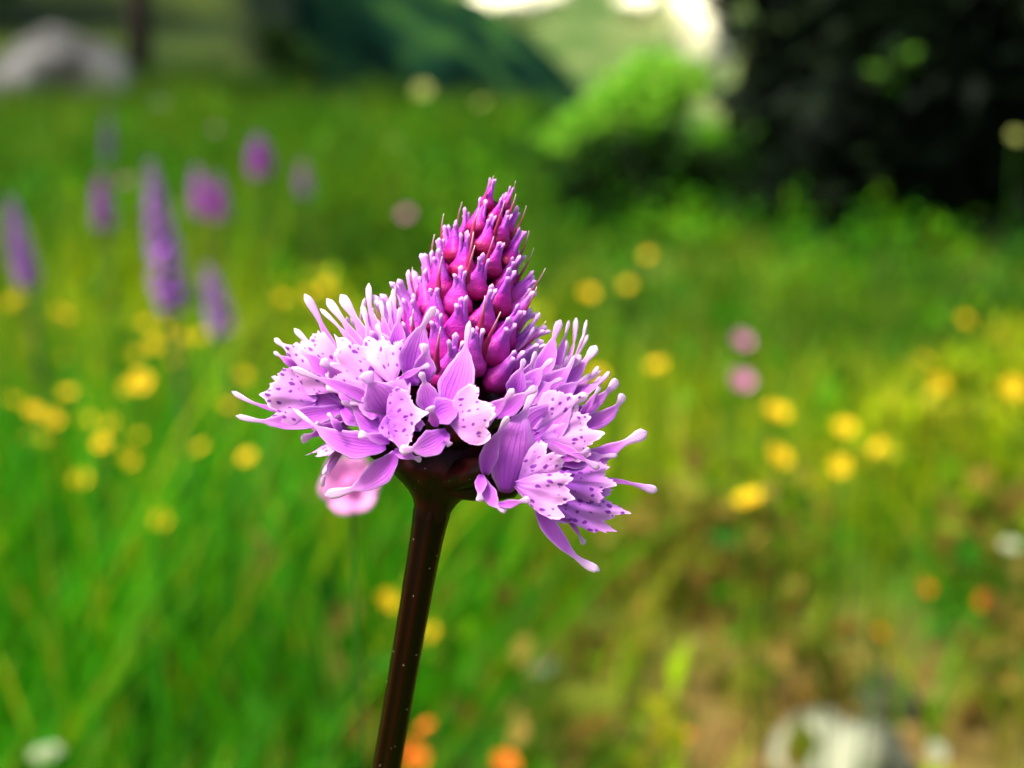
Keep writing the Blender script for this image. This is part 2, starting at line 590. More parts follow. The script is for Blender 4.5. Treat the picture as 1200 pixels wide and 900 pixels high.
# ================================================================== SETTING
def build_ground():
    ys = np.concatenate([np.linspace(-4, 0, 10, endpoint=False), np.linspace(0, 10, 90, endpoint=False), np.geomspace(10, 160, 60)])
    us = np.linspace(-1, 1, 121)
    verts, cols = [], []
    for y in ys:
        half = 5 + 1.1 * max(0, y)
        for u in us:
            x = half * (0.25 * u + 0.75 * u ** 3)
            verts.append((x, y, gz(x, y)))
    nx = len(us)
    faces = [(j * nx + i, j * nx + i + 1, (j + 1) * nx + i + 1, (j + 1) * nx + i) for j in range(len(ys) - 1) for i in range(nx - 1)]
    m, n, ns, ls = new_mat('meadow_soil')
    geo = N(ns, 'ShaderNodeNewGeometry')
    nz = N(ns, 'ShaderNodeTexNoise')
    nz.inputs['Scale'].default_value = 2.2
    nz.inputs['Detail'].default_value = 8
    ls.new(geo.outputs['Position'], nz.inputs['Vector'])
    r = ramp(ns, [(0.3, (0.025, 0.07, 0.003)), (0.5, (0.05, 0.11, 0.005)), (0.7, (0.11, 0.14, 0.012))])
    ls.new(nz.outputs[0], r.inputs[0])
    # trodden bare soil on the near right
    sx = N(ns, 'ShaderNodeSeparateXYZ')
    ls.new(geo.outputs['Position'], sx.inputs[0])
    dx = math_n(ns, ls, 'DIVIDE', math_n(ns, ls, 'SUBTRACT', sx.outputs[0], 0.17), 0.30)
    dy = math_n(ns, ls, 'DIVIDE', math_n(ns, ls, 'SUBTRACT', sx.outputs[1], 1.15), 0.34)
    rr = math_n(ns, ls, 'ADD', math_n(ns, ls, 'MULTIPLY', dx, dx), math_n(ns, ls, 'MULTIPLY', dy, dy))
    rr = math_n(ns, ls, 'ADD', rr, math_n(ns, ls, 'MULTIPLY', nz.outputs[0], 1.1))
    fac = math_n(ns, ls, 'MINIMUM', math_n(ns, ls, 'MAXIMUM', math_n(ns, ls, 'SUBTRACT', 1.55, rr), 0.0), 1.0)
    n2 = N(ns, 'ShaderNodeTexNoise')
    n2.inputs['Scale'].default_value = 28
    n2.inputs['Detail'].default_value = 6
    ls.new(geo.outputs['Position'], n2.inputs['Vector'])
    soil = ramp(ns, [(0.3, (0.045, 0.025, 0.006)), (0.55, (0.12, 0.075, 0.018)), (0.75, (0.27, 0.19, 0.06))])
    ls.new(n2.outputs[0], soil.inputs[0])
    c = mixc(ns, ls, fac, r.outputs[0], soil.outputs[0])
    # heath of the hillside beyond the meadow
    n3 = N(ns, 'ShaderNodeTexNoise')
    n3.inputs['Scale'].default_value = 0.9
    n3.inputs['Detail'].default_value = 6
    ls.new(geo.outputs['Position'], n3.inputs['Vector'])
    heath = ramp(ns, [(0.35, (0.006, 0.012, 0.002)), (0.5, (0.016, 0.032, 0.003)), (0.68, (0.04, 0.06, 0.006))])
    ls.new(n3.outputs[0], heath.inputs[0])
    hf = math_n(ns, ls, 'MULTIPLY', math_n(ns, ls, 'SUBTRACT', sx.outputs[1], 9.0), 0.35)
    hf = math_n(ns, ls, 'MINIMUM', math_n(ns, ls, 'MAXIMUM', hf, 0.0), 1.0)
    c = mixc(ns, ls, hf, c, heath.outputs[0])
    leafy_shader(n, ns, ls, c, trans=0.0, rough=0.95, spec=0.1, bump=n2.outputs[0], bump_dist=0.01, bump_str=0.6)
    M['ground'] = m
    o = struct(link('meadow_ground', make_mesh('meadow_ground', verts, faces, 'ground')))
    return o


build_ground()


def ridge_hill(name, mat, profile, y0, depth, zbot, rough, nx=160, ny=26, seed=0.0):
    """hill whose skyline follows (photo px, photo py) at distance y0 + depth"""
    xs = [p[0] for p in profile]
    zs = [p[1] for p in profile]
    verts = []
    yr = y0 + depth
    for j in range(ny):
        t = j / (ny - 1)
        y = y0 + depth * t
        for i in range(nx):
            px = xs[0] + (xs[-1] - xs[0]) * i / (nx - 1)
            py = float(np.interp(px, xs, zs))
            top = at_y(px, py, yr)
            x = top.x * (0.9 + 0.1 * t)
            f = t ** 0.85
            z = zbot + (top.z - zbot) * f
            z += rough * mnoise.fractal((x / (rough * 9), y / (rough * 9), seed), 1.0, 2.1, 5) * (0.25 + f)
            z += rough * .8 * abs(mnoise.noise((x / (rough * 1.3), y / (rough * 1.3), seed + 3))) * (0.2 + f)
            verts.append((x, y, z))
    # far side falls away behind the ridge
    for i in range(nx):
        v = verts[(ny - 1) * nx + i]
        verts.append((v[0] * 1.1, v[1] + depth * 0.6, zbot))
    faces = [(j * nx + i, j * nx + i + 1, (j + 1) * nx + i + 1, (j + 1) * nx + i) for j in range(ny) for i in range(nx - 1)]
    return struct(link(name, make_mesh(name, verts, faces, mat)))


ridge_hill('far_mountain', 'alp', [(-3500, -700), (-1500, -420), (0, -230), (500, -120), (700, -90), (900, -160), (1500, -330), (4500, -600)], 260, 260, -60, 6.0, seed=2.2)
ridge_hill('forested_hill', 'forest', [(-3000, -500), (-600, -260), (250, -130), (440, -60), (520, -5), (590, 45), (640, 62), (690, 105), (760, 130), (1000, 150), (1800, 160)], 90, 80, -35, 3.6, seed=7.7)


# ---------------------------------------------------------------- rocks
def rock_mesh(name, size, mat, seed, sub=4, flat=0.0):
    import bmesh
    bm = bmesh.new()
    bmesh.ops.create_icosphere(bm, subdivisions=sub, radius=1.0)
    for v in bm.verts:
        p = v.co.normalized()
        d = 1 + 0.28 * mnoise.noise(p * 1.4 + Vector((seed, 0, 0))) + 0.14 * mnoise.noise(p * 3.3 + Vector((0, seed, 0))) + 0.06 * mnoise.noise(p * 8 + Vector((0, 0, seed)))
        # facets
        q = Vector((p.x, p.y, p.z))
        for k in range(5):
            a = Vector((math.sin(seed + k * 2.4), math.cos(seed * 1.7 + k * 1.9), math.sin(k * 1.1 + seed * .6))).normalized()
            pr = q.dot(a)
            if pr * d > 0.78:
                d = d * 0.35 + 0.65 * (0.78 / pr)
        v.co = Vector((p.x * d * size[0], p.y * d * size[1], p.z * d * size[2]))
    me = bpy.data.meshes.new(name)
    bm.to_mesh(me)
    bm.free()
    me.polygons.foreach_set('use_smooth', [True] * len(me.polygons))
    me.materials.append(M[mat])
    return me


def place_rock(name, loc, size, mat, seed, label, rot=0.0, group=None, cat='rock'):
    o = link(name, rock_mesh(name, size, mat, seed))
    o.location = loc
    o.rotation_euler = (0, 0, rot)
    tag(o, label, cat, group)
    return o


yb = 11.0
b = at_y(68, 100, yb)
place_rock('boulder', (b.x, yb, gz(b.x, yb) + 0.14), (0.46, 0.40, 0.34), 'rock', 1.3, 'big grey weathered boulder at the foot of the grassy hill')
p = at_y(205, 118, 10.5)
place_rock('stone', (p.x, 10.5, gz(p.x, 10.5) + 0.03), (0.22, 0.2, 0.10), 'rock', 5.3, 'low grey stone in the grass beside the bare tree trunk', 0.6)
q = hit(985, 872, 0.03)
place_rock('stone', (q.x, q.y, gz(q.x, q.y) + 0.012), (0.042, 0.045, 0.036), 'palerock', 9.1, 'pale whitish stone lying in the trodden soil', 0.4)
q = hit(1045, 835, 0.02)
place_rock('stone', (q.x + 0.01, q.y + 0.05, gz(q.x, q.y) + 0.008), (0.026, 0.024, 0.018), 'palerock', 12.4, 'smaller greyish stone behind the pale stone on the soil', 1.1)
q = hit(630, 760, 0.02)
place_rock('stone', (q.x, q.y, gz(q.x, q.y) + 0.005), (0.022, 0.02, 0.010), 'palerock', 22.4, 'flat beige stone at the grassy edge of the bare soil', 1.9)
# pale limestone patches on the far mountain
for (px, py, wd, ht, lab, tilt) in [
        (600, 8, 130, 60, 'broad cream limestone scree patch above the dark forested hill', -0.35),
        (822, 46, 66, 120, 'tall cream limestone cliff on the mountain beside the dark bush', -0.3),
        (748, 4, 50, 40, 'small cream limestone outcrop high on the mountain', 0.2)]:
    yy = 330.0
    c = at_y(px, py, yy)
    k = yy / F_PX
    o = place_rock('limestone_outcrop', (c.x, yy, c.z), (wd * 0.5 * k, 12.0, ht * 0.5 * k), 'scree', px * 0.01, lab, 0.0, None, 'outcrop')
    o.rotation_euler = (0, tilt, 0)


# ================================================================== THE ORCHID
STEM_FOOT_XY = None
axis_px = [(503, 614, 0.0), (506, 602, 0.0), (508, 592, 0.0), (514, 560, 0.0), (524, 505, 0.0), (535, 440, 0.0), (548, 370, 0.0), (563, 303, 0.0), (577, 255, -0.2), (590, 219, -0.4)]
AX = [np.array(P(*a)) for a in axis_px]
AXY = [a[1] for a in axis_px]


def axis_at(py):
    ys = AXY[::-1]
    return np.array([np.interp(py, ys, [a[k] for a in AX[::-1]]) for k in range(3)])


def axis_dir(py):
    d = axis_at(py - 12) - axis_at(py + 12)
    return d / np.linalg.norm(d)


foot = P(452, 900, -9)
gx, gy = foot.x - 0.035, foot.y + 0.045
ROOT = Vector((gx, gy, gz(gx, gy)))
orchid = thing('globe_orchid', ROOT, 'sharp pink globe orchid head with magenta buds on a dark maroon stem', 'orchid')
rootv = np.array(ROOT)


def lo(v):
    return np.asarray(v) - rootv


# ---- stem (flares into the flower head)
st = [np.array(P(*a)) for a in [(511, 572, 0.0), (508, 590, 0.0), (503, 615, -0.2), (493, 670, -1.2), (481, 740, -3.0), (468, 815, -6.0), (453, 900, -10.0)]]
low = np.array(ROOT)
mid = st[-1] + (st[-1] - st[-2]) * 3.0
sb = bezier([st[-1], mid, low + np.array([0.004, -0.006, 0.16]), low + np.array([0, 0, -0.015])], np.linspace(0.05, 1, 24))
spine = np.concatenate([np.array(st), sb])
# resample smoothly
seg = np.concatenate([[0], np.cumsum(np.linalg.norm(np.diff(spine, axis=0), axis=1))])
tt = np.concatenate([np.linspace(0, 0.03, 26, endpoint=False), np.linspace(0.03, seg[-1], 50)])
sp_pts = np.stack([np.interp(tt, seg, spine[:, k]) for k in range(3)], axis=1)
for _ in range(3):
    sp_pts[1:-1] = (sp_pts[:-2] + 2 * sp_pts[1:-1] + sp_pts[2:]) / 4
rad = np.interp(tt, [0, 0.001, 0.0022, 0.004, 0.007, 0.014, 0.022, 0.1, seg[-1]], [0.0013, 0.0015, 0.00156, 0.0014, 0.00132, 0.00126, 0.00124, 0.0018, 0.0026])
V, Fc, S, E = tube(sp_pts, rad, ring=36, ribs=7, rib_amp=0.07)
smap = np.repeat(tt / seg[-1], 36)
me = make_mesh('stem', lo(V), Fc, 'stem', np.stack([smap * 0 + np.clip(smap * 1.0, 0, 1), E ** 2, E], axis=1))
link('stem', me, orchid)
# stem leaves low down, in the grass
for k in range(3):
    a = 0.7 + k * 2.3
    i0 = len(sp_pts) - 8 - k * 7
    b0 = sp_pts[i0]
    dr = np.array([math.cos(a), math.sin(a), 0.0])
    cl = bezier([b0, b0 + dr * 0.02 + np.array([0, 0, 0.05]), b0 + dr * 0.055 + np.array([0, 0, 0.055])], np.linspace(0, 1, 14))
    s = np.linspace(0, 1, 14)
    hw = 0.008 * interp([(0, .3), (.3, 1), (.7, .7), (1, .02)], s)
    V, Fc, S, E, UV = strip(cl, hw, hw * 0.03 + 0.0001, dr + np.array([0, 0, -.4]), cup=0.25)
    col = np.stack([0.03 + 0.02 * E, 0.10 + 0.03 * E, 0.02 + 0 * E], axis=1)
    link('leaf', make_mesh('stem_leaf', lo(V), Fc, 'leaf', col), orchid)

# ---- rachis core
ry = np.array([612, 598, 592, 584, 576, 568, 556, 530, 500, 460, 420, 370, 320, 270, 235, 216.0])
rr_ = np.array([1.25, 1.56, 1.74, 2.05, 2.7, 3.6, 4.5, 4.4, 3.9, 3.6, 3.2, 2.5, 1.7, 0.9, 0.5, 0.15]) * 0.001
yy_ = np.linspace(612, 238, 60)
core = np.array([axis_at(y) for y in yy_])
V, Fc, S, E = tube(core, np.interp(yy_, ry[::-1], rr_[::-1]), ring=20, ribs=5, rib_amp=0.05)
link('rachis', make_mesh('rachis', lo(V), Fc, 'ovary', np.stack([S, E, E], axis=1)), orchid)

TEPAL = [(0, .30), (.12, .62), (.34, 1.0), (.52, .78), (.68, .40), (.78, .0), (.9, .0), (1, .0)]


def tepal_mesh(p0, p1, p2, wpx, club, nh, name='sepal', n=22, cup=0.35, twist=0.0, crinkle=0.04):
    """p0 base, p1 control, p2 tip, blade width and club width in photo pixels"""
    s = np.linspace(0, 1, n) ** 0.93
    pts = bezier([p0, p1, p2], s)
    L = np.linalg.norm(np.array(p2) - np.array(p0))
    ph = random.random() * 6
    side = np.cross(np.array(p2) - np.array(p0), nh)
    side /= np.linalg.norm(side) + 1e-12
    pts = pts + (side[None, :] * (np.sin(s * 7 + ph) * crinkle * L * 0.35 * s)[:, None]) + (np.array(nh) / np.linalg.norm(nh))[None, :] * (np.sin(s * 9 + ph * 2) * crinkle * L * 0.35 * s)[:, None]
    hw = wpx * 0.5 * PXM * interp(TEPAL, s)
    cl = club * 0.40 * PXM * interp([(0, .25), (.5, .36), (.66, .34), (.78, .62), (.9, 1.0), (.955, .9), (.985, .6), (1, .12)], s)
    half = np.maximum(hw, cl)
    th = np.where(hw > cl, 0.00004 + 0.03 * half, cl * 0.55)
    th = np.minimum(th, half)
    ring = 16
    sd = random.random() * 90
    cosr = np.cos(np.linspace(0, 2 * math.pi, ring, endpoint=False))
    blade = np.clip(1.1 - s * 1.5, 0, 1)
    wave = np.array([[0.30 * mnoise.noise((q * 7 + sd, cc * .9, sd)) for cc in cosr] for q in s]) * blade[:, None]
    half = half * (1 + np.array([0.10 * mnoise.noise((q * 9, sd, 0.0)) for q in s]) * blade)
    V, Fc, S, E, UV = strip(pts, half, th, nh, cup=cup * np.clip(1 - s * 1.15, 0, 1), ring=ring, twist=twist, groove=0.12, wave=wave)
    S2 = np.repeat(s, ring)
    return V, Fc, np.stack([S2, E, E * 0 + random.random()], axis=1), UV


def lip_mesh(p0, p2, spread, nh, ruffle=0.07, bend=0.12, seed=None, nr=13, na=49):
    """three-lobed toothed fan"""
    p0, p2 = np.array(p0), np.array(p2)
    d = p2 - p0
    L = np.linalg.norm(d)
    d /= L
    nh = np.array(nh, dtype=float)
    side = np.cross(d, nh)
    side /= np.linalg.norm(side)
    nn = np.cross(side, d)
    seed = random.random() * 50 if seed is None else seed
    r = np.linspace(0.0, 1, nr)
    th = np.linspace(-1, 1, na)
    keys = [(-1, .45), (-.9, .66), (-.74, .80), (-.5, .86), (-.36, .76), (-.2, .84), (-.09, .93), (0, 1.04), (.09, .92), (.2, .85), (.36, .77), (.5, .87), (.74, .80), (.9, .64), (1, .42)]
    xs = [k[0] for k in keys]
    jit = [k[1] * (1 + random.uniform(-.08, .08)) for k in keys]
    R = np.array([np.interp(t, xs, jit) for t in th])
    R += 0.07 * np.array([mnoise.noise((t * 17 + seed, seed, 0.0)) for t in th])
    spread = min(78, spread * 1.45)
    V, C, UV = [], [], []
    for lay in (1, -1):
        for i in range(nr):
            for j in range(na):
                rad_ = (0.10 + 0.90 * r[i]) * R[j] * L
                ang = math.radians(spread) * th[j]
                x, y = rad_ * math.sin(ang), rad_ * math.cos(ang)
                q = rad_ / L
                z = L * (ruffle * .55 * math.sin(th[j] * 5.2 + seed) * q ** 1.5 + 0.09 * mnoise.noise((th[j] * 2.4 + seed, q * 3, 1.0)) * q - bend * q * q + 0.10 * (1 - abs(th[j])) * q)
                tk = 0.00008 * math.sqrt(max(0.0, 1 - r[i] ** 4)) * (1 - abs(th[j]) ** 8)
                V.append(p0 + d * y + side * x + nn * (z + lay * tk))
                C.append((q, abs(th[j]), 0.5))
                UV.append((x * 1000, y * 640))
    Fc = []
    o = nr * na
    for i in range(nr - 1):
        for j in range(na - 1):
            a, b_, c, e = i * na + j, i * na + j + 1, (i + 1) * na + j + 1, (i + 1) * na + j
            Fc.append((a, b_, c, e))
            Fc.append((o + e, o + c, o + b_, o + a))
    # close the rim
    rim = [(nr - 1) * na + j for j in range(na)] + [i * na + na - 1 for i in range(nr - 2, -1, -1)] + [j for j in range(na - 2, -1, -1)] + [i * na for i in range(1, nr - 1)]
    for k in range(len(rim)):
        a, b_ = rim[k], rim[(k + 1) % len(rim)]
        Fc.append((a, o + a, o + b_, b_))
    return np.array(V), Fc, np.array(C), np.array(UV)


def ovary_part(o_pt, py_axis, rmax=1.05):
    """thick twisted ovary from the rachis to a floret"""
    py_axis = min(py_axis, 550)
    a = axis_at(py_axis) - axis_dir(py_axis) * 0.0004
    o_pt = np.array(o_pt)
    m_ = (a + o_pt) / 2 - axis_dir(py_axis) * 0.0008
    s = np.linspace(0, 1, 14)
    pts = bezier([a, m_, o_pt], s)
    r = rmax * 0.001 * interp([(0, .75), (.3, 1.0), (.7, .85), (.92, .6), (1, .15)], s)
    V, Fc, S, E = tube(pts, r, ring=12, ribs=3, rib_amp=0.12)
    return V, Fc, np.stack([S, E, E], axis=1)


TO_CAM = -np.array(F_V)


def tone(o, v):
    o.color = (v, v, v, 1)


def add_floret(origin, items, axis_y=None, depth_nh=None, pale=0.7, rmax=1.05):
    op = np.array(P(*origin))
    ay = axis_y or min(560, origin[1] + 25)
    V, Fc, C = ovary_part(op, ay, rmax)
    fl = link('floret', make_mesh('floret', lo(V), Fc, 'ovary', C), orchid)
    out = op - axis_at(ay)
    out /= np.linalg.norm(out)
    for it in items:
        kind = it['k']
        base = np.array(P(*it.get('b', origin)))
        tip = np.array(P(*it['t']))
        nh = np.array(it['n']) if 'n' in it else (TO_CAM * 1.0 + out * 0.35 + np.array([random.uniform(-.25, .25), 0, random.uniform(-.1, .3)]))
        if kind == 'S':
            dx, dy, dw = it.get('c', (0, 0, 1.0))
            bx, by, bw = it.get('b', origin)
            tx, ty, tw = it['t']
            ctrl = np.array(P((bx + tx) / 2 + dx, (by + ty) / 2 + dy, (bw + tw) / 2 + dw))
            V, Fc, C, UV = tepal_mesh(base, ctrl, tip, it['w'], it.get('q', 8), nh, cup=it.get('u', 0.35), twist=it.get('tw', random.uniform(-.5, .5)))
            o = link('sepal', make_mesh('sepal', lo(V), Fc, 'petal', C, UV), fl)
        else:
            V, Fc, C, UV = lip_mesh(base, tip, it['w'], nh, bend=it.get('bd', 0.1))
            o = link('lip', make_mesh('lip', lo(V), Fc, 'lip', C, UV), fl)
        tone(o, it.get('p', pale + random.uniform(-.15, .15)))
    return fl


def S_(t, w_, q=8, b=None, c=None, **kw):
    d = dict(k='S', t=t, w=w_, q=q, **kw)
    if b:
        d['b'] = b
    if c:
        d['c'] = c
    return d


def L_(t, spread, b=None, **kw):
    d = dict(k='L', t=t, w=spread, **kw)
    if b:
        d['b'] = b
    return d


# ---- open florets of the near side, read from the photograph
add_floret((402, 478, 3), [
    S_((276, 489, 2), 26, 9, c=(2, 18, 1)), S_((271, 460, 1), 9, 8, b=(372, 483, 3), c=(0, 14, 0)),
    L_((303, 462, 3), 36, b=(376, 472, 3), p=.75), S_((330, 455, 2), 26, 8, c=(4, -6, 0)),
    S_((318, 440, 1), 20, 8), S_((440, 500, 6), 30, 6, p=.2)], pale=.7)
add_floret((412, 455, 3), [
    L_((334, 404, 3), 30, b=(404, 458, 4), p=.95), S_((357, 345, 1), 16, 13, c=(6, 8, 0), p=1), S_((345, 384, 2), 13, 9, p=1),
    S_((322, 396, 2), 12, 8, b=(365, 440, 3), p=1), S_((321, 412, 3), 10, 6, b=(350, 432, 3), p=1), S_((377, 421, 6.5), 22, 15, b=(410, 458, 5), p=1),
    S_((350, 407, 3), 20, 12, b=(388, 442, 4), p=1)], pale=.85)
add_floret((452, 478, 7), [
    S_((342, 430, 7), 15, 10, c=(4, -2, 1), p=.95), S_((427, 436, 9), 44, 22, b=(456, 484, 8), p=.95, u=.2), S_((410, 470, 7), 34, 14, p=.75),
    S_((382, 452, 6), 30, 14, b=(440, 480, 6), p=.85)], pale=.85)
add_floret((462, 506, 8), [
    L_((500, 484, 11), 72, b=(452, 492, 9.5), p=.35, bd=-.05), L_((474, 524, 10), 40, b=(462, 476, 9.5), p=.0),
    S_((381, 580, 6), 30, 16, b=(464, 530, 8), c=(24, 14, 0), p=.75, u=.2, tw=.2), S_((343, 480, 6), 32, 7, b=(452, 522, 8), c=(4, 30, 1), p=.35, u=.3, tw=0.1),
    S_((420, 508, 11), 13, 13, b=(456, 518, 10), p=1), S_((494, 539, 9), 14, 10, b=(462, 528, 8.5), p=.5), S_((384, 484, 8), 10, 6, b=(400, 505, 8), p=.95),
    S_((400, 470, 7), 44, 9, b=(455, 505, 7.5), c=(0, -8, 0), p=.0, u=.2)], pale=.6)
add_floret((452, 448, 6), [
    L_((396, 397, 6), 30, b=(448, 460, 7.5), p=1), L_((446, 391, 7), 22, b=(462, 455, 8.5), p=.95), S_((384, 349, 2), 18, 13, c=(0, 6, 0), p=.95),
    S_((400, 345, 2), 22, 17, c=(4, 4, 0), p=.9), S_((376, 361, 2), 12, 7, p=.95), S_((433, 332, 2), 26, 10, c=(-8, 4, 0), p=.8), S_((423, 357, 3), 16, 9, p=.8),
    S_((478, 430, 8), 34, 12, b=(462, 470, 8.5), p=.85)], pale=.9)
add_floret((462, 425, 5), [
    S_((444, 352, 3), 15, 9, p=.45), S_((455, 352, 3), 12, 8, p=.6), S_((462, 338, 2), 16, 8, p=.3), S_((470, 360, 5), 22, 9, p=.3), S_((440, 380, 4), 26, 10, p=.7)], pale=.5)
add_floret((508, 490, 9.5), [
    S_((511, 359, 9), 36, 12, b=(484, 452, 9), c=(-18, -2, 1), p=.75), S_((504, 427, 13), 8, 8, b=(468, 444, 11), p=1), S_((551, 376, 9.5), 42, 9, b=(520, 484, 10.5), c=(8, 14, 0), p=.55, u=.3, tw=0),
    S_((497, 402, 10), 28, 14, b=(497, 448, 9.5), p=.55), S_((492, 436, 11), 28, 10, b=(505, 488, 10.5), c=(4, -4, 0), p=.6), L_((584, 480, 12), 42, b=(524, 494, 11), p=1, bd=-.05),
    S_((504, 476, 13.5), 12, 15, b=(511, 500, 11.5), p=1), S_((468, 528, 11.5), 30, 15, b=(524, 506, 10.5), c=(2, 12, 1), p=.85, u=.3),
    S_((528, 522, 11), 12, 10, b=(518, 508, 10), p=.5), S_((548, 470, 10.5), 34, 8, b=(505, 490, 11), c=(0, -3, 1), p=.3)], axis_y=520, pale=.7)
add_floret((572, 548, 8), [
    S_((596, 487, 11), 22, 11, b=(569, 556, 9.5), c=(-12, 4, 1), p=.6, u=.5), S_((628, 452, 8), 58, 12, b=(594, 578, 9), c=(-14, 4, 2.5), p=.55, u=-.75, tw=.3),
    S_((594, 598, 11), 18, 12, b=(566, 560, 10), c=(-6, 14, 0), p=.7), S_((621, 585, 12), 10, 11, b=(584, 591, 11), c=(0, 3, 0), p=1), S_((562, 588, 11), 14, 12, b=(564, 556, 9.5), p=1),
    L_((678, 586, 10.5), 24, b=(598, 566, 10), p=.9), L_((664, 532, 10), 30, b=(606, 566, 9.5), p=.75)], axis_y=556, pale=.6, rmax=1.5)
add_floret((560, 492, 8), [
    S_((603, 456, 11.5), 20, 10, b=(556, 494, 9.5), c=(4, 4, 0), p=.75), S_((629, 453, 9.5), 22, 12, b=(580, 488, 9), c=(2, 0, 1), p=.7), S_((590, 470, 9), 30, 8, b=(552, 496, 8.5), p=.2)], axis_y=520, pale=.4)
add_floret((606, 572, 6.5), [
    L_((724, 566, 7), 20, b=(642, 562, 7.5), p=.0), L_((739, 602, 6), 17, b=(628, 584, 7.5), p=.2), S_((704, 668, 8), 22, 15, b=(628, 584, 8.5), c=(-22, 16, 0), p=.85),
    S_((686, 638, 6), 7, 9, b=(664, 604, 6), p=1), S_((771, 574, 5), 7, 13, b=(676, 562, 6), c=(6, -6, 0), p=1), S_((700, 612, 6), 40, 8, b=(625, 578, 7), c=(0, 8, 0), p=.1),
    S_((712, 540, 5), 36, 8, b=(640, 552, 7), p=.1)], axis_y=572, pale=.4, rmax=1.5)
add_floret((622, 510, 6), [
    L_((708, 508, 7), 26, b=(628, 516, 8), p=1), S_((758, 504, 5), 22, 18, b=(668, 548, 7), c=(-2, 8, 0), p=.9), S_((692, 527, 9), 10, 9, b=(656, 540, 8.5), p=1), S_((703, 548, 9), 9, 11, b=(648, 518, 8.5), p=1),
    S_((690, 462, 6), 52, 14, b=(610, 526, 7.5), c=(-4, -8, 1), p=.6, u=.2), L_((684, 464, 6.5), 28, b=(622, 508, 7.5), p=.85), S_((724, 534, 6), 24, 8, b=(650, 540, 7), p=.5)], pale=.8)
add_floret((628, 468, 4), [
    S_((731, 462, 3), 20, 15, b=(668, 505, 5), c=(26, 4, 0), p=1), S_((725, 446, 3), 16, 15, b=(676, 492, 5), p=.9), S_((703, 452, 4), 8, 7, b=(684, 486, 5), p=1),
    S_((657, 375, 2), 24, 12, b=(624, 450, 4), c=(4, 6, 0), p=.7), S_((666, 375, 1), 12, 6, b=(640, 445, 3), c=(8, 4, 0), p=.9), S_((698, 404, 2), 20, 15, b=(648, 468, 4), c=(4, 4, 0), p=.85),
    S_((682, 417, 3), 30, 14, b=(620, 470, 5), c=(0, 4, 0), p=.6), S_((691, 437, 3), 26, 6, b=(630, 486, 5), p=.75), S_((668, 418, 1), 14, 12, b=(640, 460, 2), p=1), S_((656, 424, 2), 22, 9, b=(616, 468, 4), p=.5)], pale=.75)
add_floret((600, 470, 6.5), [
    S_((648, 420, 5), 26, 9, p=.35), S_((630, 412, 5), 22, 9, p=.3), S_((614, 420, 7), 24, 9, p=.25), S_((660, 444, 5), 30, 8, p=.55)], pale=.35)

# ---- open florets round the far side
for k in range(15):
    az = math.radians(172 + k * 196 / 14 + random.uniform(-5, 5))
    ya = random.choice([470, 495, 520, 545])
    A = axis_dir(ya)
    Ur = np.array(R_V) - A * (A @ np.array(R_V))
    Ur /= np.linalg.norm(Ur)
    Vc = np.cross(Ur, A)
    if Vc @ TO_CAM < 0:
        Vc = -Vc
    out = Ur * math.cos(az) + Vc * math.sin(az)
    o_pt = axis_at(ya) + out * 0.0075 + A * 0.0012
    V, Fc, C = ovary_part(o_pt, min(565, ya + 22))
    fl = link('floret', make_mesh('floret', lo(V), Fc, 'ovary', C), orchid)
    tang = np.cross(A, out)
    lift = random.uniform(0.0, 0.7) - (ya - 500) * 0.012
    for j in range(5):
        b_ = j / 5 * 2 * math.pi + random.uniform(-.3, .3) + math.pi / 2
        d = out * random.uniform(.35, .9) + tang * math.cos(b_) * 0.85 + A * (math.sin(b_) * 0.85 + lift)
        d /= np.linalg.norm(d)
        Lp = random.uniform(0.0052, 0.0075)
        tip = o_pt + d * Lp + A * 0.0008
        ctrl = o_pt + (d * 0.5 + out * 0.18) * Lp
        V, Fc, C, UV = tepal_mesh(o_pt, ctrl, tip, random.uniform(20, 34), random.uniform(9, 15), out + d * .1, twist=random.uniform(-.4, .4))
        o = link('sepal', make_mesh('sepal', lo(V), Fc, 'petal', C, UV), fl)
        tone(o, random.uniform(.4, 1))
    d = out * .8 - A * .35
    V, Fc, C, UV = lip_mesh(o_pt, o_pt + d * 0.0055, 38, A * .8 + out * .4, bend=.2, nr=8, na=33)
    o = link('lip', make_mesh('lip', lo(V), Fc, 'lip', C, UV), fl)
    tone(o, random.uniform(.4, 1))


# ---- buds: shared shapes, spiralling up the cone
def bud_body(variant):
    r0 = random.Random(variant)
    n, ring = 20, 14
    s = np.linspace(0, 1, n)
    z = s * 0.78
    bend = r0.uniform(-.05, .05)
    pts = np.stack([bend * np.sin(s * 3), 0.10 * (s ** 2) - 0.03, z], axis=1)
    r = 0.245 * interp([(0, .25), (.10, .66), (.26, 1.0), (.40, .96), (.56, .66), (.74, .38), (.9, .2), (1, .04)], s) * r0.uniform(.92, 1.08)
    V, Fc, S, E = tube(pts, r, ring=ring, ribs=3, rib_amp=0.12)
    return make_mesh('bud', V, Fc, 'bud', np.stack([S * 0.66, E, E], axis=1))


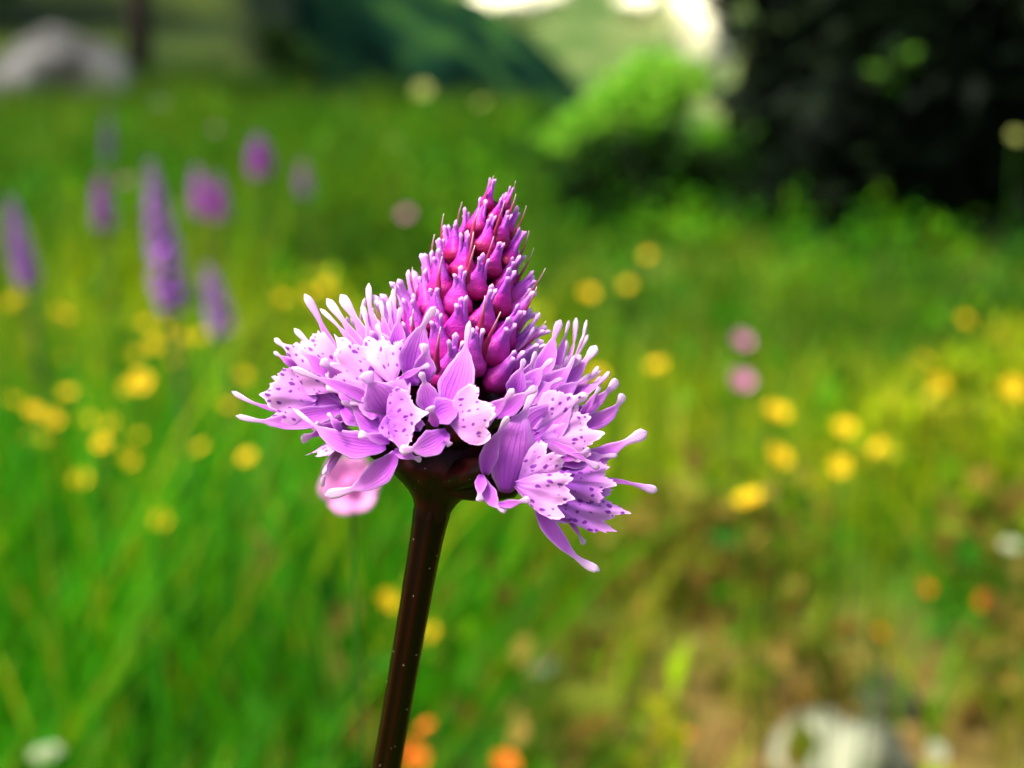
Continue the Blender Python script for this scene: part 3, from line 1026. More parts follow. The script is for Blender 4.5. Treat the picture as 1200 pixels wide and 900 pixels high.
def bud_tip(variant, k, spread=1.0, length=1.0, wide=1.0):
    r0 = random.Random(variant * 10 + k)
    a = k / 3.4 * 2 * math.pi + r0.uniform(-.5, .5)
    d = np.array([math.cos(a), math.sin(a), 0])
    L = r0.uniform(.16, .34) * length
    p0 = np.array([0, 0.0, .36]) + d * 0.12
    p1 = np.array([0, 0.05, .66]) + d * 0.04
    p2 = np.array([0, 0.08, .66 + L]) + d * r0.uniform(.06, .13) * spread
    s = np.linspace(0, 1, 13)
    pts = bezier([p0, p1, p2], s)
    hw = .88 * wide * interp([(0, .05), (.2, .075), (.4, .06), (.66, .042), (.82, .048), (.93, .058), (.98, .036), (1, .01)], s)
    V, Fc, S, E, UV = strip(pts, hw, hw * 0.7, -d, cup=.2, ring=8)
    return make_mesh('sepal', V, Fc, 'bud', np.stack([0.42 + 0.58 * S, E, E], axis=1))


def bud_bract(variant):
    r0 = random.Random(variant + 99)
    x = r0.choice([-1, 1]) * r0.uniform(.10, .24)
    s = np.linspace(0, 1, 14)
    L = r0.uniform(.85, 1.15)
    pts = bezier([(x * .6, -.12, -.06), (x * 1.5, -.24, .45), (x * 1.3, .06, L)], s)
    hw = 0.10 * interp([(0, .7), (.25, 1), (.55, .5), (.8, .22), (1, .06)], s)
    V, Fc, S, E, UV = strip(pts, hw, hw * .25 + .004, (0, -1, .1), cup=-.35, ring=8)
    return make_mesh('bract', V, Fc, 'bract', np.stack([S, E, E], axis=1))


BODY = [bud_body(i) for i in range(6)]
TIPS = [[bud_tip(i, k) for k in range(3)] for i in range(6)]
TIPS_OPEN = [[bud_tip(i + 40, k, spread=1.9, length=1.35, wide=1.25) for k in range(4)] for i in range(4)]
BRACT = [bud_bract(i) for i in range(6)]


def place_bud(pos, zdir, updir, L, fat, variant, shade, openish, bract):
    z = np.array(zdir) / np.linalg.norm(zdir)
    x = np.cross(np.array(updir), z)
    x /= np.linalg.norm(x)
    y = np.cross(z, x)
    m = Matrix(((x[0] * L * fat, y[0] * L * fat, z[0] * L, pos[0] - rootv[0]), (x[1] * L * fat, y[1] * L * fat, z[1] * L, pos[1] - rootv[1]), (x[2] * L * fat, y[2] * L * fat, z[2] * L, pos[2] - rootv[2]), (0, 0, 0, 1)))
    bo = link('bud', BODY[variant % 6], orchid)
    bo.matrix_local = m
    tone(bo, shade)
    for tme in (TIPS_OPEN[variant % 4] if openish else TIPS[variant % 6]):
        t = link('sepal', tme, bo)
        tone(t, shade)
    if bract:
        link('bract', BRACT[variant % 6], bo)
    return bo


py, i = 240.0, 0
while py < 452:
    frac = (py - 240) / 214
    ya = min(py, 470)
    rc = float(np.interp(ya, [216, 235, 270, 320, 370, 420, 470], [.10, .45, 1.05, 2.0, 2.9, 3.7, 4.5])) * 0.001
    A = axis_dir(ya)
    Ur = np.array(R_V) - A * (A @ np.array(R_V))
    Ur /= np.linalg.norm(Ur)
    Vc = np.cross(Ur, A)
    if Vc @ TO_CAM < 0:
        Vc = -Vc
    az = i * 2.39996 + 0.4 + random.uniform(-.12, .12)
    out = Ur * math.cos(az) + Vc * math.sin(az)
    eps = math.radians(float(np.interp(py, [220, 245, 290, 350, 420, 470], [4, 15, 24, 35, 46, 56])) + random.uniform(-5, 5))
    d = A * math.cos(eps) + out * math.sin(eps)
    front = math.sin(az)
    openish = (py > 375 and front < 0.45) or py > 445
    L = float(np.interp(py, [220, 260, 340, 430, 475], [2.6, 3.5, 4.7, 5.2, 5.2])) * 0.001 * random.uniform(.92, 1.1)
    if openish:
        L *= 1.18 if math.cos(az) < 0.2 else 1.0
    shade = float(np.interp(py, [220, 300, 345, 400, 440], [0.0, .06, .2, .5, .8]))
    if front > 0.45:
        shade *= 0.3
    shade = min(1, max(0, shade + random.uniform(-.1, .12)))
    pos = axis_at(ya) + out * rc - A * 0.0008
    place_bud(pos, d, A + out * 0.02 if eps > .1 else out, L, (0.86 if openish else float(np.interp(py, [220, 300, 400], [.8, 1.0, 1.12]))) * random.uniform(.93, 1.07), i * 5 + 1, shade, openish, (random.random() < (.8 if py < 330 else .5)))
    circ = 2 * math.pi * (rc / PXM + 16)
    py += max(0.95, 31.5 ** 2 / circ * 0.92)
    i += 1
N_BUD = i


# ================================================================== BACKGROUND PLANTS
def flower_color(c, n):
    return np.tile(np.array(c), (n, 1))


def stem_tube(base, top, r, bend=0.0, n=8):
    base, top = np.array(base), np.array(top)
    m_ = (base + top) / 2 + np.array([bend, bend * .5, 0])
    pts = bezier([base, m_, top], np.linspace(0, 1, n))
    V, Fc, S, E = tube(pts, np.linspace(r * 1.2, r, n), ring=6)
    return V, Fc, S


PETAL_CACHE = {}


def petal_set(kind, n, rad_, wid, cup, col_in, col_out, jitter=0.1):
    if kind in PETAL_CACHE:
        return PETAL_CACHE[kind]
    out = []
    for k in range(n):
        a = k * 2 * math.pi / n
        d = np.array([math.cos(a), math.sin(a), 0])
        s = np.linspace(0, 1, 7)
        pts = bezier([d * rad_ * .05, d * rad_ * .6 + np.array([0, 0, -cup * rad_ * .1]), d * rad_ + np.array([0, 0, cup * rad_])], s)
        hw = wid * .5 * interp([(0, .25), (.5, .95), (.8, 1), (1, .35)], s)
        V, Fc, S, E, UV = strip(pts, hw, hw * .05 + .00015, (0, 0, 1), cup=.15, ring=6)
        col = np.outer(1 - S, col_in) + np.outer(S, col_out)
        out.append(make_mesh(kind + '_petal', V, Fc, 'flower', col))
    # centre
    V, Fc, S, E = tube(np.array([[0, 0, -.001], [0, 0, .0008], [0, 0, .0022], [0, 0, .0028]]), np.array([.3, .34, .22, .05]) * rad_, ring=8)
    c = make_mesh(kind + '_centre', V, Fc, 'flower', flower_color(np.array(col_in) * .8, len(V)))
    PETAL_CACHE[kind] = (out, c)
    return PETAL_CACHE[kind]


def meadow_flower(name, kind, top, label, cat, group, n=5, rad_=.011, wid=.013, cup=.35, col_in=(.75, .5, .01), col_out=(.85, .66, .01), tilt=None, stem_r=.0009, scale=1.0):
    top = np.array(top)
    bx, by = top[0] + random.uniform(-.03, .03), top[1] + random.uniform(-.01, .04)
    base = np.array([bx, by, gz(bx, by)])
    root = thing(name, Vector(base), label, cat, group)
    V, Fc, S = stem_tube([0, 0, -.005], top - base, stem_r, random.uniform(-.02, .02))
    col = np.outer(1 - S, (.02, .07, .005)) + np.outer(S, (.025, .08, .006))
    link('stem', make_mesh(name + '_stem', V, Fc, 'leaf', col), root)
    ps, c = petal_set(kind, n, rad_, wid, cup, col_in, col_out)
    tl = tilt or (random.uniform(.1, 1.0), random.uniform(-.6, .6), random.uniform(0, 6))
    from mathutils import Euler
    mt = Matrix.Translation(Vector(top - base)) @ Euler((tl[0], tl[1], 0), 'XYZ').to_matrix().to_4x4() @ Matrix.Rotation(tl[2], 4, 'Z') @ Matrix.Scale(scale, 4)
    ce = link('flower_centre', c, root)
    ce.matrix_local = mt
    for p_ in ps:
        o = link('petal', p_, root)
        o.matrix_local = mt
    return root


YEL = dict(col_in=(.62, .34, .003), col_out=(.80, .58, .004))
rb = random.Random(21)
random.seed(1234)
g1 = 'yellow buttercups below the purple spikes'
for (px, py, sc_) in [(165, 448, 1.3), (150, 455, 1.0), (20, 350, .9), (68, 366, 1.), (10, 356, 1), (80, 462, 1.1), (14, 470, 1.1), (40, 484, 1.1), (168, 512, 1.1), (100, 492, 1), (235, 526, .9), (95, 562, 1), (190, 610, .9),
                      (206, 424, 1), (285, 440, .8), (290, 537, .8), (330, 350, 1), (382, 336, 1.1), (360, 345, 1), (150, 540, 1), (128, 497, .9), (62, 492, .9), (255, 470, .9), (214, 396, 1), (170, 380, 1), (236, 395, 1), (180, 405, .9), (30, 515, .8), (120, 520, .8), (270, 385, .9)] + [(rb.uniform(0, 330), rb.uniform(370, 580), rb.uniform(.5, .9)) for _ in range(6)]:
    h = random.uniform(.21, .27)
    big = sc_ > 1.25
    meadow_flower('buttercup', 'buttercup', hit(px, py, h), 'largest yellow buttercup under the tallest purple spike' if big else 'small yellow buttercup in the grass below the purple orchid spikes', 'flower', None if big else g1, scale=sc_ * .42, **YEL)
g2 = 'yellow buttercups of the open meadow by the bush'
for (px, py, sc_, lab) in [(910, 485, 1.25, 'uppermost of three bright yellow buttercups rising one above another in the open meadow'),
                           (912, 537, 1.15, 'middle one of three bright yellow buttercups rising one above another in the open meadow'),
                           (878, 587, 1.1, 'lowest of three bright yellow buttercups rising one above another in the open meadow'),
                           (990, 503, 1.0, 'upper of two paler buttercups next to the three bright ones'),
                           (985, 547, .8, 'lower of two paler buttercups next to the three bright ones'),
                           (1187, 455, 1.1, 'bright buttercup farthest from the orchid in the open meadow'),
                           (1100, 450, 1.0, ''), (1085, 424, .9, ''), (1030, 526, .7, ''), (690, 345, 1, ''), (735, 335, .9, ''), (770, 430, .9, ''), (1130, 375, .9, ''), (760, 300, .9, ''), (700, 440, .8, '')]:
    h = .22 if lab else random.uniform(.20, .25)
    meadow_flower('buttercup', 'buttercup', hit(px, py, h), lab or 'faint small yellow buttercup scattered in the meadow in front of the dark bush', 'flower', None if lab else g2, scale=sc_ * .58, **YEL)
for (px, py, sc_, lab) in [(455, 706, .85, 'upper of two yellow buttercups flanking the maroon orchid stem'), (500, 741, .8, 'lower of two yellow buttercups flanking the maroon orchid stem')]:
    meadow_flower('buttercup', 'buttercup', hit(px, py, .18), lab, 'flower', None, scale=sc_ * .62, **YEL)
ORA = dict(col_in=(.5, .09, .003), col_out=(.66, .2, .004))
g4 = 'orange blossoms at the foot of the orchid'
for (px, py, sc_) in [(482, 888, .9), (592, 896, .75), (500, 853, .5)]:
    meadow_flower('orange_flower', 'orange_flower', hit(px, py, .2), 'small orange blossom in the grass at the foot of the maroon stem', 'flower', g4, scale=sc_ * .62, **ORA)
g5 = 'orange blossoms by the bare soil'
for (px, py, sc_) in [(1152, 706, 1.), (1085, 690, .8), (1030, 742, .7), (805, 862, .5), (640, 835, .5), (700, 840, .4)]:
    meadow_flower('orange_flower', 'orange_flower', hit(px, py, .08), 'orange blossom on a short stalk by the bare soil and stones', 'flower', g5, scale=sc_ * .55, **ORA)
PNK = dict(col_in=(.45, .07, .26), col_out=(.62, .24, .44))
for (px, py, sc_, lab) in [(868, 402, .8, 'upper of two pale pink clover blossoms in front of the dark bush'), (868, 449, .8, 'lower of two pale pink clover blossoms in front of the dark bush')]:
    meadow_flower('pink_clover', 'clover', hit(px, py, .22), lab, 'flower', None, n=9, rad_=.010, wid=.006, cup=.6, scale=sc_, **PNK)
meadow_flower('pink_clover', 'clover', hit(476, 252, .26), 'dusky pink clover blossom just behind the magenta bud cone', 'flower', None, n=9, scale=.7, **PNK)
meadow_flower('pink_clover', 'clover', hit(252, 152, .26), 'tiny pink clover blossom far back behind the purple spikes', 'flower', None, n=9, scale=.8, **PNK)
meadow_flower('pink_clover', 'clover', hit(147, 214, .28), 'pale pink clover blossom between two purple spikes', 'flower', None, n=9, scale=.7, **PNK)
# pink blossom close behind the lowest petal of the head
LIL = dict(col_in=(.72, .22, .56), col_out=(.80, .32, .66))
meadow_flower('pink_blossom', 'pink_blossom', at_y(411, 570, .245), 'blurred pink blossom right behind the lowest drooping petal of the orchid', 'flower', None, n=6, rad_=.0042, wid=.0042, cup=.5, tilt=(1.2, .1, .3), stem_r=.00028, **LIL)
# white umbels
WHT = dict(col_in=(.34, .36, .2), col_out=(.42, .46, .32))
for (px, py, sc_, h, lab) in [(495, 106, 2.2, .33, 'cream umbel at the far edge of the meadow'), (565, 121, 1.4, .31, 'smaller cream umbel beside the larger one at the meadow edge'),
                              (462, 168, .6, .3, 'tiny greenish white blossom in the far grass below the cream umbels'),
                              (1190, 160, .6, .36, 'white umbel against the dark bush'), (1184, 640, .5, .14, 'white daisy near the orange blossoms'),
                              (55, 885, .6, .16, 'pale daisy low in the lush green grass'), (1097, 882, .5, .06, 'pale green seed head beside the pale stone')]:
    far = h >= .3
    meadow_flower('cream_umbel' if far else 'white_flower', 'cream_umbel' if far else 'white_flower', hit(px, py, h), lab, 'flower', None, n=12, rad_=.012, wid=.006, cup=.2, scale=sc_,
                  **(dict(col_in=(.22, .26, .04), col_out=(.34, .38, .09)) if far else WHT))


# ---- purple orchid spikes
def purple_spike(top, bot, wid, label, col_a, col_b, group=None):
    top, bot = np.array(top), np.array(bot)
    d = bot - top
    L = np.linalg.norm(d)
    bx, by = bot[0] + d[0] * 1.2, bot[1] + 0.01
    base = np.array([bx, by, gz(bx, by)])
    root = thing('purple_orchid', Vector(base), label, 'orchid', group)
    pts = bezier([np.array([0, 0, -.005]), (bot - base) + d * .6, bot - base, top - base + d * .05], np.linspace(0, 1, 14))
    V, Fc, S, E = tube(pts, np.linspace(.003, .0014, 14), ring=7)
    col = np.outer(1 - S, (.04, .13, .01)) + np.outer(S, (.10, .06, .06))
    link('stem', make_mesh('purple_orchid_stem', V, Fc, 'leaf', col), root)
    ax = -d / L
    sx = np.cross(ax, [0, 1, 0])
    sx /= np.linalg.norm(sx)
    sy = np.cross(ax, sx)
    parts = []
    nf = 62
    for k in range(nf):
        t = k / (nf - 1)
        a = k * 2.4
        c = bot - base + (top - bot) * t
        o_ = sx * math.cos(a) + sy * math.sin(a)
        R = wid * .5 * float(np.interp(t, [0, .1, .4, .75, 1], [.75, 1, .95, .62, .22]))
        for m_ in range(4):
            dd = o_ + ax * random.uniform(-.5, .6) + np.cross(ax, o_) * random.uniform(-.6, .6)
            dd /= np.linalg.norm(dd)
            s = np.linspace(0, 1, 5)
            p0 = c + o_ * R * .15
            pp = bezier([p0, p0 + dd * R * .5 + ax * .001, p0 + dd * R * .95], s)
            hw = R * .28 * np.array([.3, .8, 1, .8, .2])
            V, Fc, S, E, UV = strip(pp, hw, hw * .1 + .0001, ax, cup=.2, ring=6)
            mixv = random.random() * .5 + .5 * t
            cc = np.array(col_a) * (1 - mixv) + np.array(col_b) * mixv
            parts.append((V, Fc, np.outer(.75 + .45 * S, cc)))
    V, Fc, C = merge(parts)
    link('flower_spike', make_mesh('flower_spike', V, Fc, 'flower', C), root)
    for k in range(3):
        a = k * 2.2 + bx * 30
        dr = np.array([math.cos(a), math.sin(a), 0])
        s = np.linspace(0, 1, 9)
        cl = bezier([(0, 0, 0.02 * k), dr * .03 + np.array([0, 0, .09 + .02 * k]), dr * .08 + np.array([0, 0, .11 + .02 * k])], s)
        hw = .011 * interp([(0, .4), (.4, 1), (1, .03)], s)
        V, Fc, S, E, UV = strip(cl, hw, hw * .04 + .0002, (dr[0], dr[1], .3), cup=.3, ring=6)
        link('leaf', make_mesh('purple_orchid_leaf', V, Fc, 'leaf', np.outer(.8 + .3 * S, (.035, .11, .012))), root)


PV, PM = (.42, .09, .62), (.64, .24, .78)
MG = (.56, .08, .50)
purple_spike(at_y(176, 190, 1.0), at_y(203, 362, 1.0), .021, 'tallest purple orchid spike, slender and leaning, above yellow buttercups', PV, PM)
purple_spike(at_y(12, 232, 1.35), at_y(34, 335, 1.35), .020, 'leaning purple orchid spike standing apart from the others over the grass', PV, PM)
purple_spike(at_y(243, 312, 1.3), at_y(263, 392, 1.3), .020, 'short purple orchid spike low among the buttercups beside the tallest spike', PV, PM)
purple_spike(at_y(117, 205, 1.9), at_y(124, 268, 1.9), .024, 'dusky purple orchid spike just behind the tallest spike', PV, MG)
purple_spike(at_y(230, 196, 2.0), at_y(238, 252, 2.0), .024, 'magenta purple orchid spike, one of a touching pair in the grass', MG, PM)
purple_spike(at_y(254, 205, 2.15), at_y(258, 256, 2.15), .024, 'darker dull magenta orchid spike touching its brighter twin', MG, PV)
purple_spike(at_y(302, 160, 2.6), at_y(307, 203, 2.6), .038, 'stout purple orchid spike far back in front of the hill', MG, PV)
purple_spike(at_y(354, 190, 3.0), at_y(358, 228, 3.0), .024, 'small faint violet orchid spike beyond the stout one', PV, MG)
purple_spike(at_y(127, 130, 3.0), at_y(127, 192, 3.0), .020, 'thin greyish violet orchid spike under the grey boulder', (.16, .10, .28), PV)


# ---- grass (nobody could count it)
def build_grass():
    random.seed(99)
    NB = 68000
    segs = 4
    V = np.zeros((NB, segs * 2 + 1, 3), dtype=np.float32)
    C = np.zeros((NB, segs * 2 + 1, 3), dtype=np.float32)
    n = 0
    tries = 0
    while n < NB and tries < NB * 6:
        tries += 1
        y = 0.30 + (random.random() ** 1.9) * 12.5
        half = 0.55 * y + 0.4
        x = random.uniform(-half, half)
        g = mnoise.noise((x * 1.6, y * 1.6, 9.0))
        g2 = mnoise.noise((x * 5, y * 5, 2.0))
        g3 = mnoise.noise((x * 3.1, y * 2.2, 20.0)) + .4 * mnoise.noise((x * 9, y * 6, 5.0))
        soil = ((x - 0.17) / .26) ** 2 + ((y - 1.12) / .32) ** 2
        if soil + g2 * .9 < .9 and random.random() < .72:
            continue
        if (x - .215) ** 2 + (y - 1.0) ** 2 < .009:
            continue
        if (x - gx) ** 2 + (y - gy) ** 2 < .0004:
            continue
        lush = 1 - sstep(-.12, .10, x - 0.02 * y)         # left side: long lush grass
        h = (0.075 + 0.165 * lush) * random.uniform(.55, 1.25) * (1 + .35 * g + .3 * g3)
        if y < 0.7:
            h = min(h, 0.45 - 0.33 * y - .02) if lush > .5 else min(h, .14)
        if y > 5:
            h *= 1.2
        wd = random.uniform(.0016, .0042) * (1 + .10 * y)
        a = random.uniform(0, 2 * math.pi)
        lean = random.uniform(.12, .65) * h
        dx, dy = math.cos(a), math.sin(a)
        z0 = gz(x, y) - .004
        # plant colour: lush green on the left, yellow-green in the open, straw by the soil
        t = random.random()
        if t < .05 + .09 * (1 - lush):
            c = np.array((.38, .36, .03))
        elif t < (.62 if 1.4 < y < 2.4 else .42) + .5 * g3:
            c = np.array((.27, .36, .003))
        else:
            c = np.array((.09, .31, .002)) * (.55 + .6 * random.random())
        if lush > .5 and y < 1.5 and random.random() < .75:
            c = np.array((.04, .29, .002)) * (.45 + .8 * random.random())
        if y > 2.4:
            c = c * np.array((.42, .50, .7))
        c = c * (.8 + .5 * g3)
        fx, fy = -dy, dx
        fa = random.uniform(-.9, .9)
        fx, fy = math.cos(fa), math.sin(fa)
        for k in range(segs):
            u = k / segs
            cx = x + dx * lean * u * u
            cy = y + dy * lean * u * u
            cz = z0 + h * u * (1 - .12 * u)
            ww = wd * (1 - .75 * u * u) * .5
            V[n, 2 * k] = (cx - fx * ww, cy - fy * ww, cz)
            V[n, 2 * k + 1] = (cx + fx * ww, cy + fy * ww, cz)
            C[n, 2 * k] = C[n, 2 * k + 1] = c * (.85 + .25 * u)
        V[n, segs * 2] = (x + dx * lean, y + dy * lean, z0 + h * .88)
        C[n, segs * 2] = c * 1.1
        n += 1
    V, C = V[:n], C[:n]
    nv = segs * 2 + 1
    tri = []
    for k in range(segs - 1):
        tri += [(2 * k, 2 * k + 1, 2 * k + 3), (2 * k, 2 * k + 3, 2 * k + 2)]
    tri.append((2 * segs - 2, 2 * segs - 1, 2 * segs))
    tri = np.array(tri)
    faces = (np.arange(n)[:, None, None] * nv + tri[None]).reshape(-1, 3)
    me = bpy.data.meshes.new('meadow_grass')
    me.vertices.add(n * nv)
    me.vertices.foreach_set('co', V.reshape(-1))
    me.loops.add(len(faces) * 3)
    me.loops.foreach_set('vertex_index', faces.reshape(-1).astype(np.int32))
    me.polygons.add(len(faces))
    me.polygons.foreach_set('loop_start', np.arange(0, len(faces) * 3, 3, dtype=np.int32))
    me.update(calc_edges=True)
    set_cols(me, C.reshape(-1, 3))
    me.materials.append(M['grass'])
    o = link('meadow_grass', me)
    o['kind'] = 'stuff'
    o['label'] = 'green and straw coloured meadow grass covering the ground'
    o['category'] = 'grass'


build_grass()


# ---- shrubs and trees
def leaf_cloud(centers, n, leaf, cols, seed, squash=1.0, shell=.55):
    """many small leaves through a set of clumps (x, y, z, rx, ry, rz)"""
    r0 = np.random.default_rng(seed)
    cen = np.array(centers, dtype=float)
    vol = cen[:, 3] * cen[:, 4] * cen[:, 5]
    idx = r0.choice(len(cen), n, p=vol / vol.sum())
    d = r0.normal(size=(n, 3))
    d /= np.linalg.norm(d, axis=1)[:, None]
    rad_ = shell + (1 - shell) * r0.random(n) ** .6
    rad_ *= 1 + .25 * r0.normal(size=n) * .5
    pos = cen[idx, :3] + d * rad_[:, None] * cen[idx, 3:6]
    pos[:, 2] = np.maximum(pos[:, 2], 0.01)
    t = d + r0.normal(size=(n, 3)) * .7
    t /= np.linalg.norm(t, axis=1)[:, None]
    up = r0.normal(size=(n, 3))
    sd = np.cross(t, up)
    sd /= np.linalg.norm(sd, axis=1)[:, None]
    nn = np.cross(sd, t)
    L = leaf * (0.6 + .8 * r0.random(n))[:, None]
    W = L * .27
    q = np.stack([pos, pos + t * L * .5 + sd * W + nn * L * .08, pos + t * L, pos + t * L * .5 - sd * W + nn * L * .08], axis=1)
    cols = np.array(cols)
    ci = r0.choice(len(cols), n)
    C = np.repeat((cols[ci] * (.7 + .6 * r0.random(n))[:, None])[:, None, :], 4, axis=1)
    me_faces = (np.arange(n)[:, None] * 4 + np.arange(4)[None]).tolist()
    return q.reshape(-1, 3), me_faces, C.reshape(-1, 3)


def build_herbs():
    """low broad-leaved ground cover between the grass"""
    rh = random.Random(77)
    groups = {0: [], 1: [], 2: [], 3: []}
    for _ in range(2100):
        y = 0.75 + rh.random() ** 1.5 * 8.5
        x = rh.uniform(-.40 * y - .2, .40 * y + .2)
        if (x - gx) ** 2 + (y - gy) ** 2 < .01:
            continue
        g = mnoise.noise((x * 2.3, y * 1.9, 31.0))
        soil = ((x - 0.17) / .26) ** 2 + ((y - 1.12) / .32) ** 2
        lush = x < 0.02 * y
        hh = rh.uniform(.03, .11) + (.07 if lush else 0)
        if soil < 1 and rh.random() < .8 or (x - .215) ** 2 + (y - 1.02) ** 2 < .011:
            continue
        k = 3 if (soil < 1.8 and rh.random() < .5) else (0 if g > .12 else 1 if g < -.04 else 2)
        if y > 2.4 and k == 0:
            k = 1 if rh.random() < .5 else 2
        r = rh.uniform(.02, .05)
        if y > 3:
            r *= y / 3
            hh *= 1.3
            if rh.random() < .5:
                k = 1
        groups[k].append((x, y, gz(x, y) + hh * .5, r, r, hh * .6))
    cols = {0: [(.27, .36, .003), (.20, .33, .003), (.34, .34, .01)], 1: [(.012, .09, .003), (.03, .16, .003), (.05, .22, .003)], 2: [(.09, .28, .002), (.14, .31, .003), (.05, .22, .002)], 3: [(.16, .10, .015), (.24, .17, .03), (.14, .18, .01)]}
    parts = []
    for k, cl_ in groups.items():
        if cl_:
            parts.append(leaf_cloud(cl_, len(cl_) * 45, .026, cols[k], 60 + k, shell=.2))
    V, Fc, C = merge(parts)
    o = link('meadow_herbs', make_mesh('meadow_herbs', V, Fc, 'grass', C, smooth=False))
    o['kind'] = 'stuff'
    o['label'] = 'low broad leaved herbs mixed through the meadow grass'
    o['category'] = 'herbs'


build_herbs()


def shrub(name, loc, clumps, n, leaf, cols, label, cat, seed, trunk_r=.03, shoots=None, shoot_col=None, group=None):
    root = thing(name, loc, label, cat, group)
    V, Fc, C = leaf_cloud(clumps, n, leaf, cols, seed)
    link('crown', make_mesh(name + '_crown', V, Fc, 'leaf', C, smooth=False), root)
    top = max(c[2] for c in clumps)
    parts = []
    pts = np.array([[0, 0, -.05], [.01, 0, top * .3], [-.02, .01, top * .65], [.02, 0, top]])
    V, Fc, S, E = tube(pts, np.array([1.2, 1, .7, .3]) * trunk_r, ring=9)
    link('trunk', make_mesh(name + '_trunk', V, Fc, 'bark'), root)
    for k, c in enumerate(clumps[:14]):
        h0 = min(top * .8, max(.02, c[2] * .6))
        pts = bezier([(0, 0, h0), (c[0] * .4, c[1] * .4, (h0 + c[2]) / 2 + .03), (c[0], c[1], max(.02, c[2]))], np.linspace(0, 1, 7))
        V, Fc, S, E = tube(pts, np.linspace(trunk_r * .5, trunk_r * .12, 7), ring=6)
        link('branch', make_mesh(name + '_branch', V, Fc, 'bark'), root)
    if shoots:
        for (sx_, sy_, sz_, sr) in shoots:
            V, Fc, C = leaf_cloud([(sx_ - loc[0], sy_ - loc[1], sz_ - loc[2], sr, sr, sr)], 40, leaf * .8, [shoot_col], seed + 5, shell=.1)
            so_ = link('shoot', make_mesh(name + '_shoot', V, Fc, 'leaf', C, smooth=False), root)
            so_['label'] = 'pale young leaves on the dark bush'
    return root


DARK = [(.003, .007, .003), (.006, .013, .004), (.002, .005, .0025)]
MIDG = [(.012, .05, .005), (.03, .09, .007), (.02, .065, .006)]
LITE = [(.16, .48, .02), (.22, .52, .03), (.36, .54, .08)]
rs = random.Random(3)


def clump_list(rx, ry, h, n, r, z0=.1):
    out = []
    for _ in range(n):
        a, q = rs.uniform(0, 6.28), math.sqrt(rs.random())
        z = rs.uniform(z0, h)
        f = math.sqrt(max(.15, 1 - (z / h) ** 2.2))
        out.append((math.cos(a) * q * rx * f, math.sin(a) * q * ry * f, z, r * rs.uniform(.7, 1.3), r * rs.uniform(.7, 1.3), r * rs.uniform(.6, 1.1)))
    return out


bx, by = 1.27, 4.6
sh = [(*at_y(1048, 82, 3.95), .022), (*at_y(765, 190, 4.1), .02), (*at_y(1005, 200, 4.0), .02)]
shrub('dark_bush', Vector((bx, by, gz(bx, by))), clump_list(.66, .6, 1.6, 90, .24, .02), 42000, .07, DARK, 'tall almost black evergreen bush at the edge of the meadow', 'bush', 11, shoots=sh[:1], shoot_col=(.10, .26, .02))
bx, by = 2.2, 4.9
shrub('dark_bush', Vector((bx, by, gz(bx, by))), clump_list(.85, .6, 1.8, 80, .28, .02), 32000, .08, DARK, 'dark evergreen bush standing beyond the almost black one', 'bush', 12)
bx, by = .42, 4.5
shrub('low_bush', Vector((bx, by, gz(bx, by))), clump_list(.36, .22, .20, 30, .08, .02), 8000, .035, MIDG + DARK, 'low dark green bush at the foot of the tall black bush', 'bush', 13, .012)
bx, by = .05, 5.0
shrub('low_bush', Vector((bx, by, gz(bx, by))), clump_list(.3, .2, .14, 18, .07, .03), 5000, .03, MIDG, 'low mid green bush behind the magenta bud cone', 'bush', 14, .01)
# pale green sapling reaching in front of the mountain
bx, by = .36, 5.6
cl = []
for (px, py, r) in [(800, 95, .06), (775, 110, .075), (750, 120, .08), (725, 130, .075), (700, 142, .065), (675, 155, .055), (655, 168, .05), (770, 85, .06), (735, 105, .06)]:
    c = at_y(px, py, 5.6)
    cl.append((c.x - bx, rs.uniform(-.08, .08), c.z - gz(bx, by), r * 1.2, r, r * .75))
shrub('pale_sapling', Vector((bx, by, gz(bx, by))), cl, 3200, .04, LITE, 'light green leafy sapling glowing in front of the far mountain', 'sapling', 15, .01)

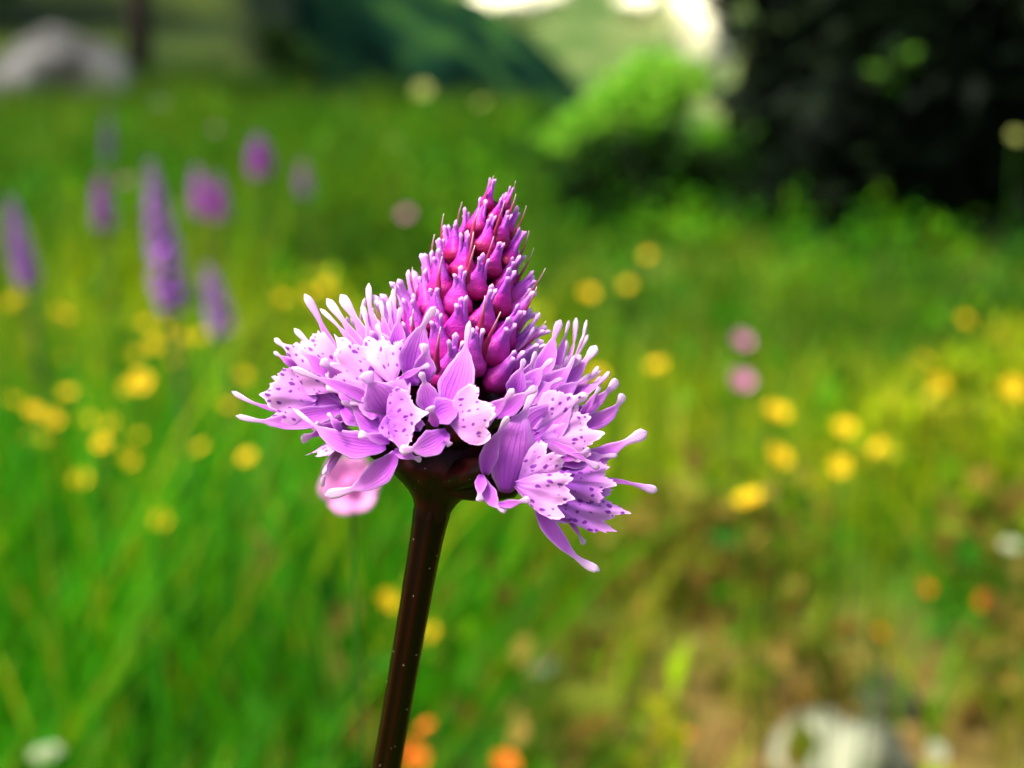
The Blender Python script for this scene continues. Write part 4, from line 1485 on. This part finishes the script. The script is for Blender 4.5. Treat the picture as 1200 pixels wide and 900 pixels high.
# trees and bushes of the left hill
def hill_tree(px, y, h, r, cols, label, seed, tr=.07, bare=.45, n=5000, leaf=.10):
    c = at_y(px, 60, y)
    loc = Vector((c.x, y, gz(c.x, y)))
    cls = [(rs.uniform(-r, r) * .7, rs.uniform(-r, r) * .7, rs.uniform(h * bare, h), r * .45, r * .45, r * .4) for _ in range(16)]
    return shrub('hill_tree', loc, cls, n, leaf, cols, label, 'tree', seed, tr)


hill_tree(163, 12.0, 3.6, .9, MIDG, 'slim tree with a bare grey trunk beside the grey boulder', 31, .075, .5)
hill_tree(-40, 15.0, 3.0, 1.0, MIDG + DARK, 'bushy dark tree on the slope above the boulder', 32, .09, .1)
def hill_bush(px, y, rx, h, cols, label, seed):
    c = at_y(px, 60, y)
    loc = Vector((c.x, y, gz(c.x, y)))
    return shrub('hill_bush', loc, clump_list(rx, rx, h, 14, rx * .45, .08), 2600, .06, cols, label, 'bush', seed, .02)


hill_bush(110, 18.0, .5, .7, MIDG + DARK, 'dark rounded bush on the slope behind the boulder', 41)
hill_bush(330, 16.0, .32, .42, MIDG + DARK, 'small dark bush alone on the green hillside', 42)
hill_bush(415, 15.0, .40, .45, MIDG + DARK, 'dark bush where the hillside meets the valley', 43)
hill_bush(122, 11.2, .12, .2, DARK, 'dark leafy clump standing in for shade at the foot of the boulder', 44)  # near-black leaves added to stand in for the shaded recess under the boulder
for k, (px, y, rx, h, cc) in enumerate([(235, 8.6, .22, .16, 0), (300, 9.2, .28, .24, 1), (375, 8.4, .2, .14, 0), (440, 8.8, .26, .22, 1), (505, 8.2, .2, .12, 0), (560, 8.7, .24, .16, 1), (610, 7.8, .18, .14, 0), (655, 7.0, .2, .16, 1)]):
    c = at_y(px, 60, y)
    shrub('edge_bush', Vector((c.x, y, gz(c.x, y))), clump_list(rx, rx * .7, h, 12, rx * .4, .03), 1800, .05, MIDG if cc else [(.06, .17, .006), (.10, .22, .01)],
          'dark low leafy bush in the row along the far edge of the meadow' if cc else 'bright low leafy bush in the row along the far edge of the meadow', 'bush', 70 + k, .01, None, None, 'bushes along the meadow edge')
print('buds', N_BUD, 'objects', len(bpy.data.objects))
